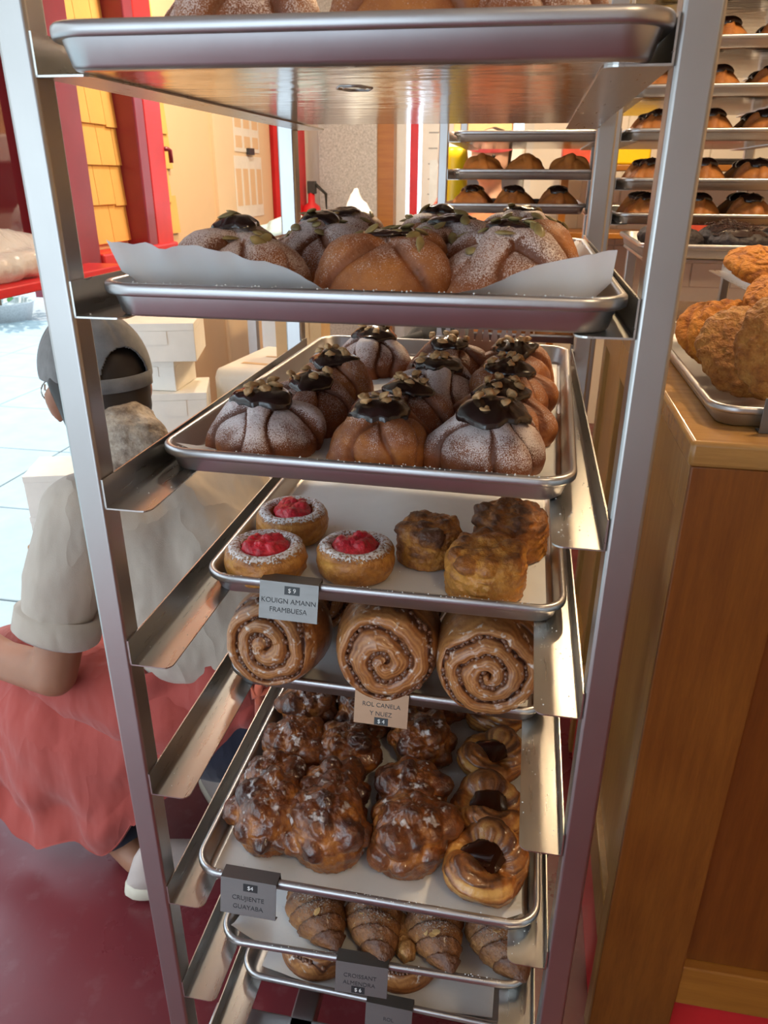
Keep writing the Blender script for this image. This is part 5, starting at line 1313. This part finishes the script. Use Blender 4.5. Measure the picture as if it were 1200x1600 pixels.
# second person far behind
X0, Y0 = 0.20, 2.98
p2b = blob([[(X0, Y0, 0.92, 0.13), (X0, Y0, 1.10, 0.12), (X0, Y0, 1.26, 0.125), (X0, Y0, 1.36, 0.085), (X0, Y0, 1.44, 0.052), (X0 - .005, Y0 - .01, 1.50, 0.052)], [(X0 - .01, Y0 - .015, 1.56, 0.082), (X0 - .01, Y0 - .01, 1.61, 0.085)], [(X0 - .02, Y0 - .05, 1.52, 0.05)], [(X0 - .03, Y0 - .105, 1.56, 0.016), (X0 - .033, Y0 - .112, 1.545, 0.014)],
    [(X0 - .1, Y0, 1.36, 0.06), (X0 - .19, Y0, 1.33, 0.055), (X0 - .22, Y0 - .03, 1.12, 0.045), (X0 - .13, Y0 - .17, 1.10, 0.036), (X0 - .05, Y0 - .25, 1.15, 0.030)], [(X0 + .1, Y0, 1.36, 0.06), (X0 + .19, Y0, 1.33, 0.055), (X0 + .22, Y0 - .03, 1.12, 0.045), (X0 + .15, Y0 - .17, 1.10, 0.036), (X0 + .08, Y0 - .25, 1.15, 0.030)],
    [(X0 - .08, Y0, 0.9, 0.10), (X0 - .09, Y0, 0.48, 0.065), (X0 - .09, Y0 + .02, 0.07, 0.045), (X0 - .09, Y0 - .1, 0.04, 0.035)], [(X0 + .08, Y0, 0.9, 0.10), (X0 + .09, Y0, 0.48, 0.065), (X0 + .09, Y0 + .02, 0.07, 0.045), (X0 + .09, Y0 - .1, 0.04, 0.035)]] +
    [[(X0 + sx * (.05 - .0), Y0 - .25, 1.15, 0.03), (X0 + sx * (.02 + .012 * k), Y0 - .31 + .006 * k, 1.165 - .012 * k, 0.010)] for sx in (-1, 1) for k in range(5)], 0.009, 4)
p2 = link('person', p2b, 'pale_skin'); tag(p2, 'person in pink headband and coral top working behind the second rack', 'person')
link('coral_top', blob([[(X0, Y0, 0.95, 0.145), (X0, Y0, 1.24, 0.145), (X0, Y0, 1.35, 0.10)], [(X0 - .1, Y0, 1.35, 0.075), (X0 - .19, Y0, 1.32, 0.07), (X0 - .215, Y0 - .02, 1.20, 0.062)], [(X0 + .1, Y0, 1.35, 0.075), (X0 + .19, Y0, 1.32, 0.07), (X0 + .215, Y0 - .02, 1.20, 0.062)]], 0.012, 5), 'coral_cloth', p2)
link('hair', blob([[(X0, Y0 + .02, 1.615, 0.088), (X0 + .01, Y0 + .05, 1.55, 0.07)]], 0.010, 3), 'dark_hair', p2)
hb = [np.array([(X0 - .01 + rr * math.cos(a), Y0 + .003 + rr * 1.05 * math.sin(a), zz + 0.018 * math.sin(a)) for a in np.linspace(0, 2 * PI, 36, endpoint=False)]) for rr, zz in ((0.094, 1.615), (0.097, 1.635), (0.093, 1.665), (0.086, 1.66), (0.090, 1.62), (0.094, 1.615))]
link('headband', mesh('band', *loft(hb, False, False)), 'pink_cloth', p2)
for sx in (-1, 1):
    link('eye', lathe_me([(0.001, 0.0), (0.008, 0.002), (0.001, 0.004)], 12), 'dark_hair', p2, (X0 - .02 + sx * 0.03, Y0 - 0.097, 1.585), (PI / 2, 0, 0))
link('mouth', tube_me([(X0 - .05, Y0 - .093, 1.512), (X0 - .025, Y0 - .101, 1.510), (X0, Y0 - .093, 1.512)], 0.005), 'red_plastic', p2)
# shelf with coloured tubs on the back wall, right
bs = empty('back_shelf', (1.0, 3.9, 0)); tag(bs, 'wooden shelf with coloured tubs behind the third rack', 'shelf')
box('board', (-0.5, 0, 1.54), (1.3, 0.4, 1.57), 'counter_rail', bs, 0.004)
for sx in (-0.45, 1.25): box('upright', (sx - 0.02, 0.1, 0.0), (sx + 0.02, 0.4, 1.54), 'counter_rail', bs)
box('board', (-0.5, 0, 1.20), (1.3, 0.4, 1.23), 'counter_rail', bs, 0.004)
for k, (x, m_, lab, w, z) in enumerate([(0.62, 'red_plastic', 'red tub on the back shelf left of the third rack', 0.10, 1.5705), (0.86, 'yellow_plastic', 'yellow tub on the back shelf', 0.12, 1.5705), (1.40, 'dark_rubber', 'flat black tray on the back shelf', 0.18, 1.5705), (1.76, 'green_plastic', 'green tub on the back shelf at the right edge', 0.12, 1.5705), (1.30, 'red_plastic', 'orange-red crate on the lower back shelf', 0.14, 1.2305)]):
    t = empty('storage_tub', (x, 4.05, z)); tag(t, lab, 'tub', 'tubs on the back shelf'); hh = 0.03 if 'black' in lab else 0.10
    box('tub_body', (-w, -0.10, 0), (w, 0.10, hh), m_, t, 0.012); box('tub_rim', (-w - 0.008, -0.108, hh - 0.012), (w + 0.008, 0.108, hh), m_, t, 0.004)
# spiky grey plastic divider at the back of the hazelnut tray
tv = empty('spiky_divider', T2W(2, 0.075, 0.565, 0.0025)); tag(tv, 'grey jagged comb-like divider at the back of the hazelnut bun tray', 'divider')
box('strip', (-0.075, -0.002, 0), (0.085, 0.002, 0.045), 'rack_metal', tv)
sp_me = mesh('spike', [(-0.006, -0.0015, 0), (0.006, -0.0015, 0), (0.006, 0.0015, 0), (-0.006, 0.0015, 0), (0.002, 0, 0.050)], [(0, 1, 4), (1, 2, 4), (2, 3, 4), (3, 0, 4), (3, 2, 1, 0)], False); sp_me.materials.append(MATS['rack_metal'])
for k in range(12): link('spike', sp_me, None, tv, (-0.068 + 0.013 * k, 0, 0.043), (0, 0.10 * ((k % 3) - 1), 0))
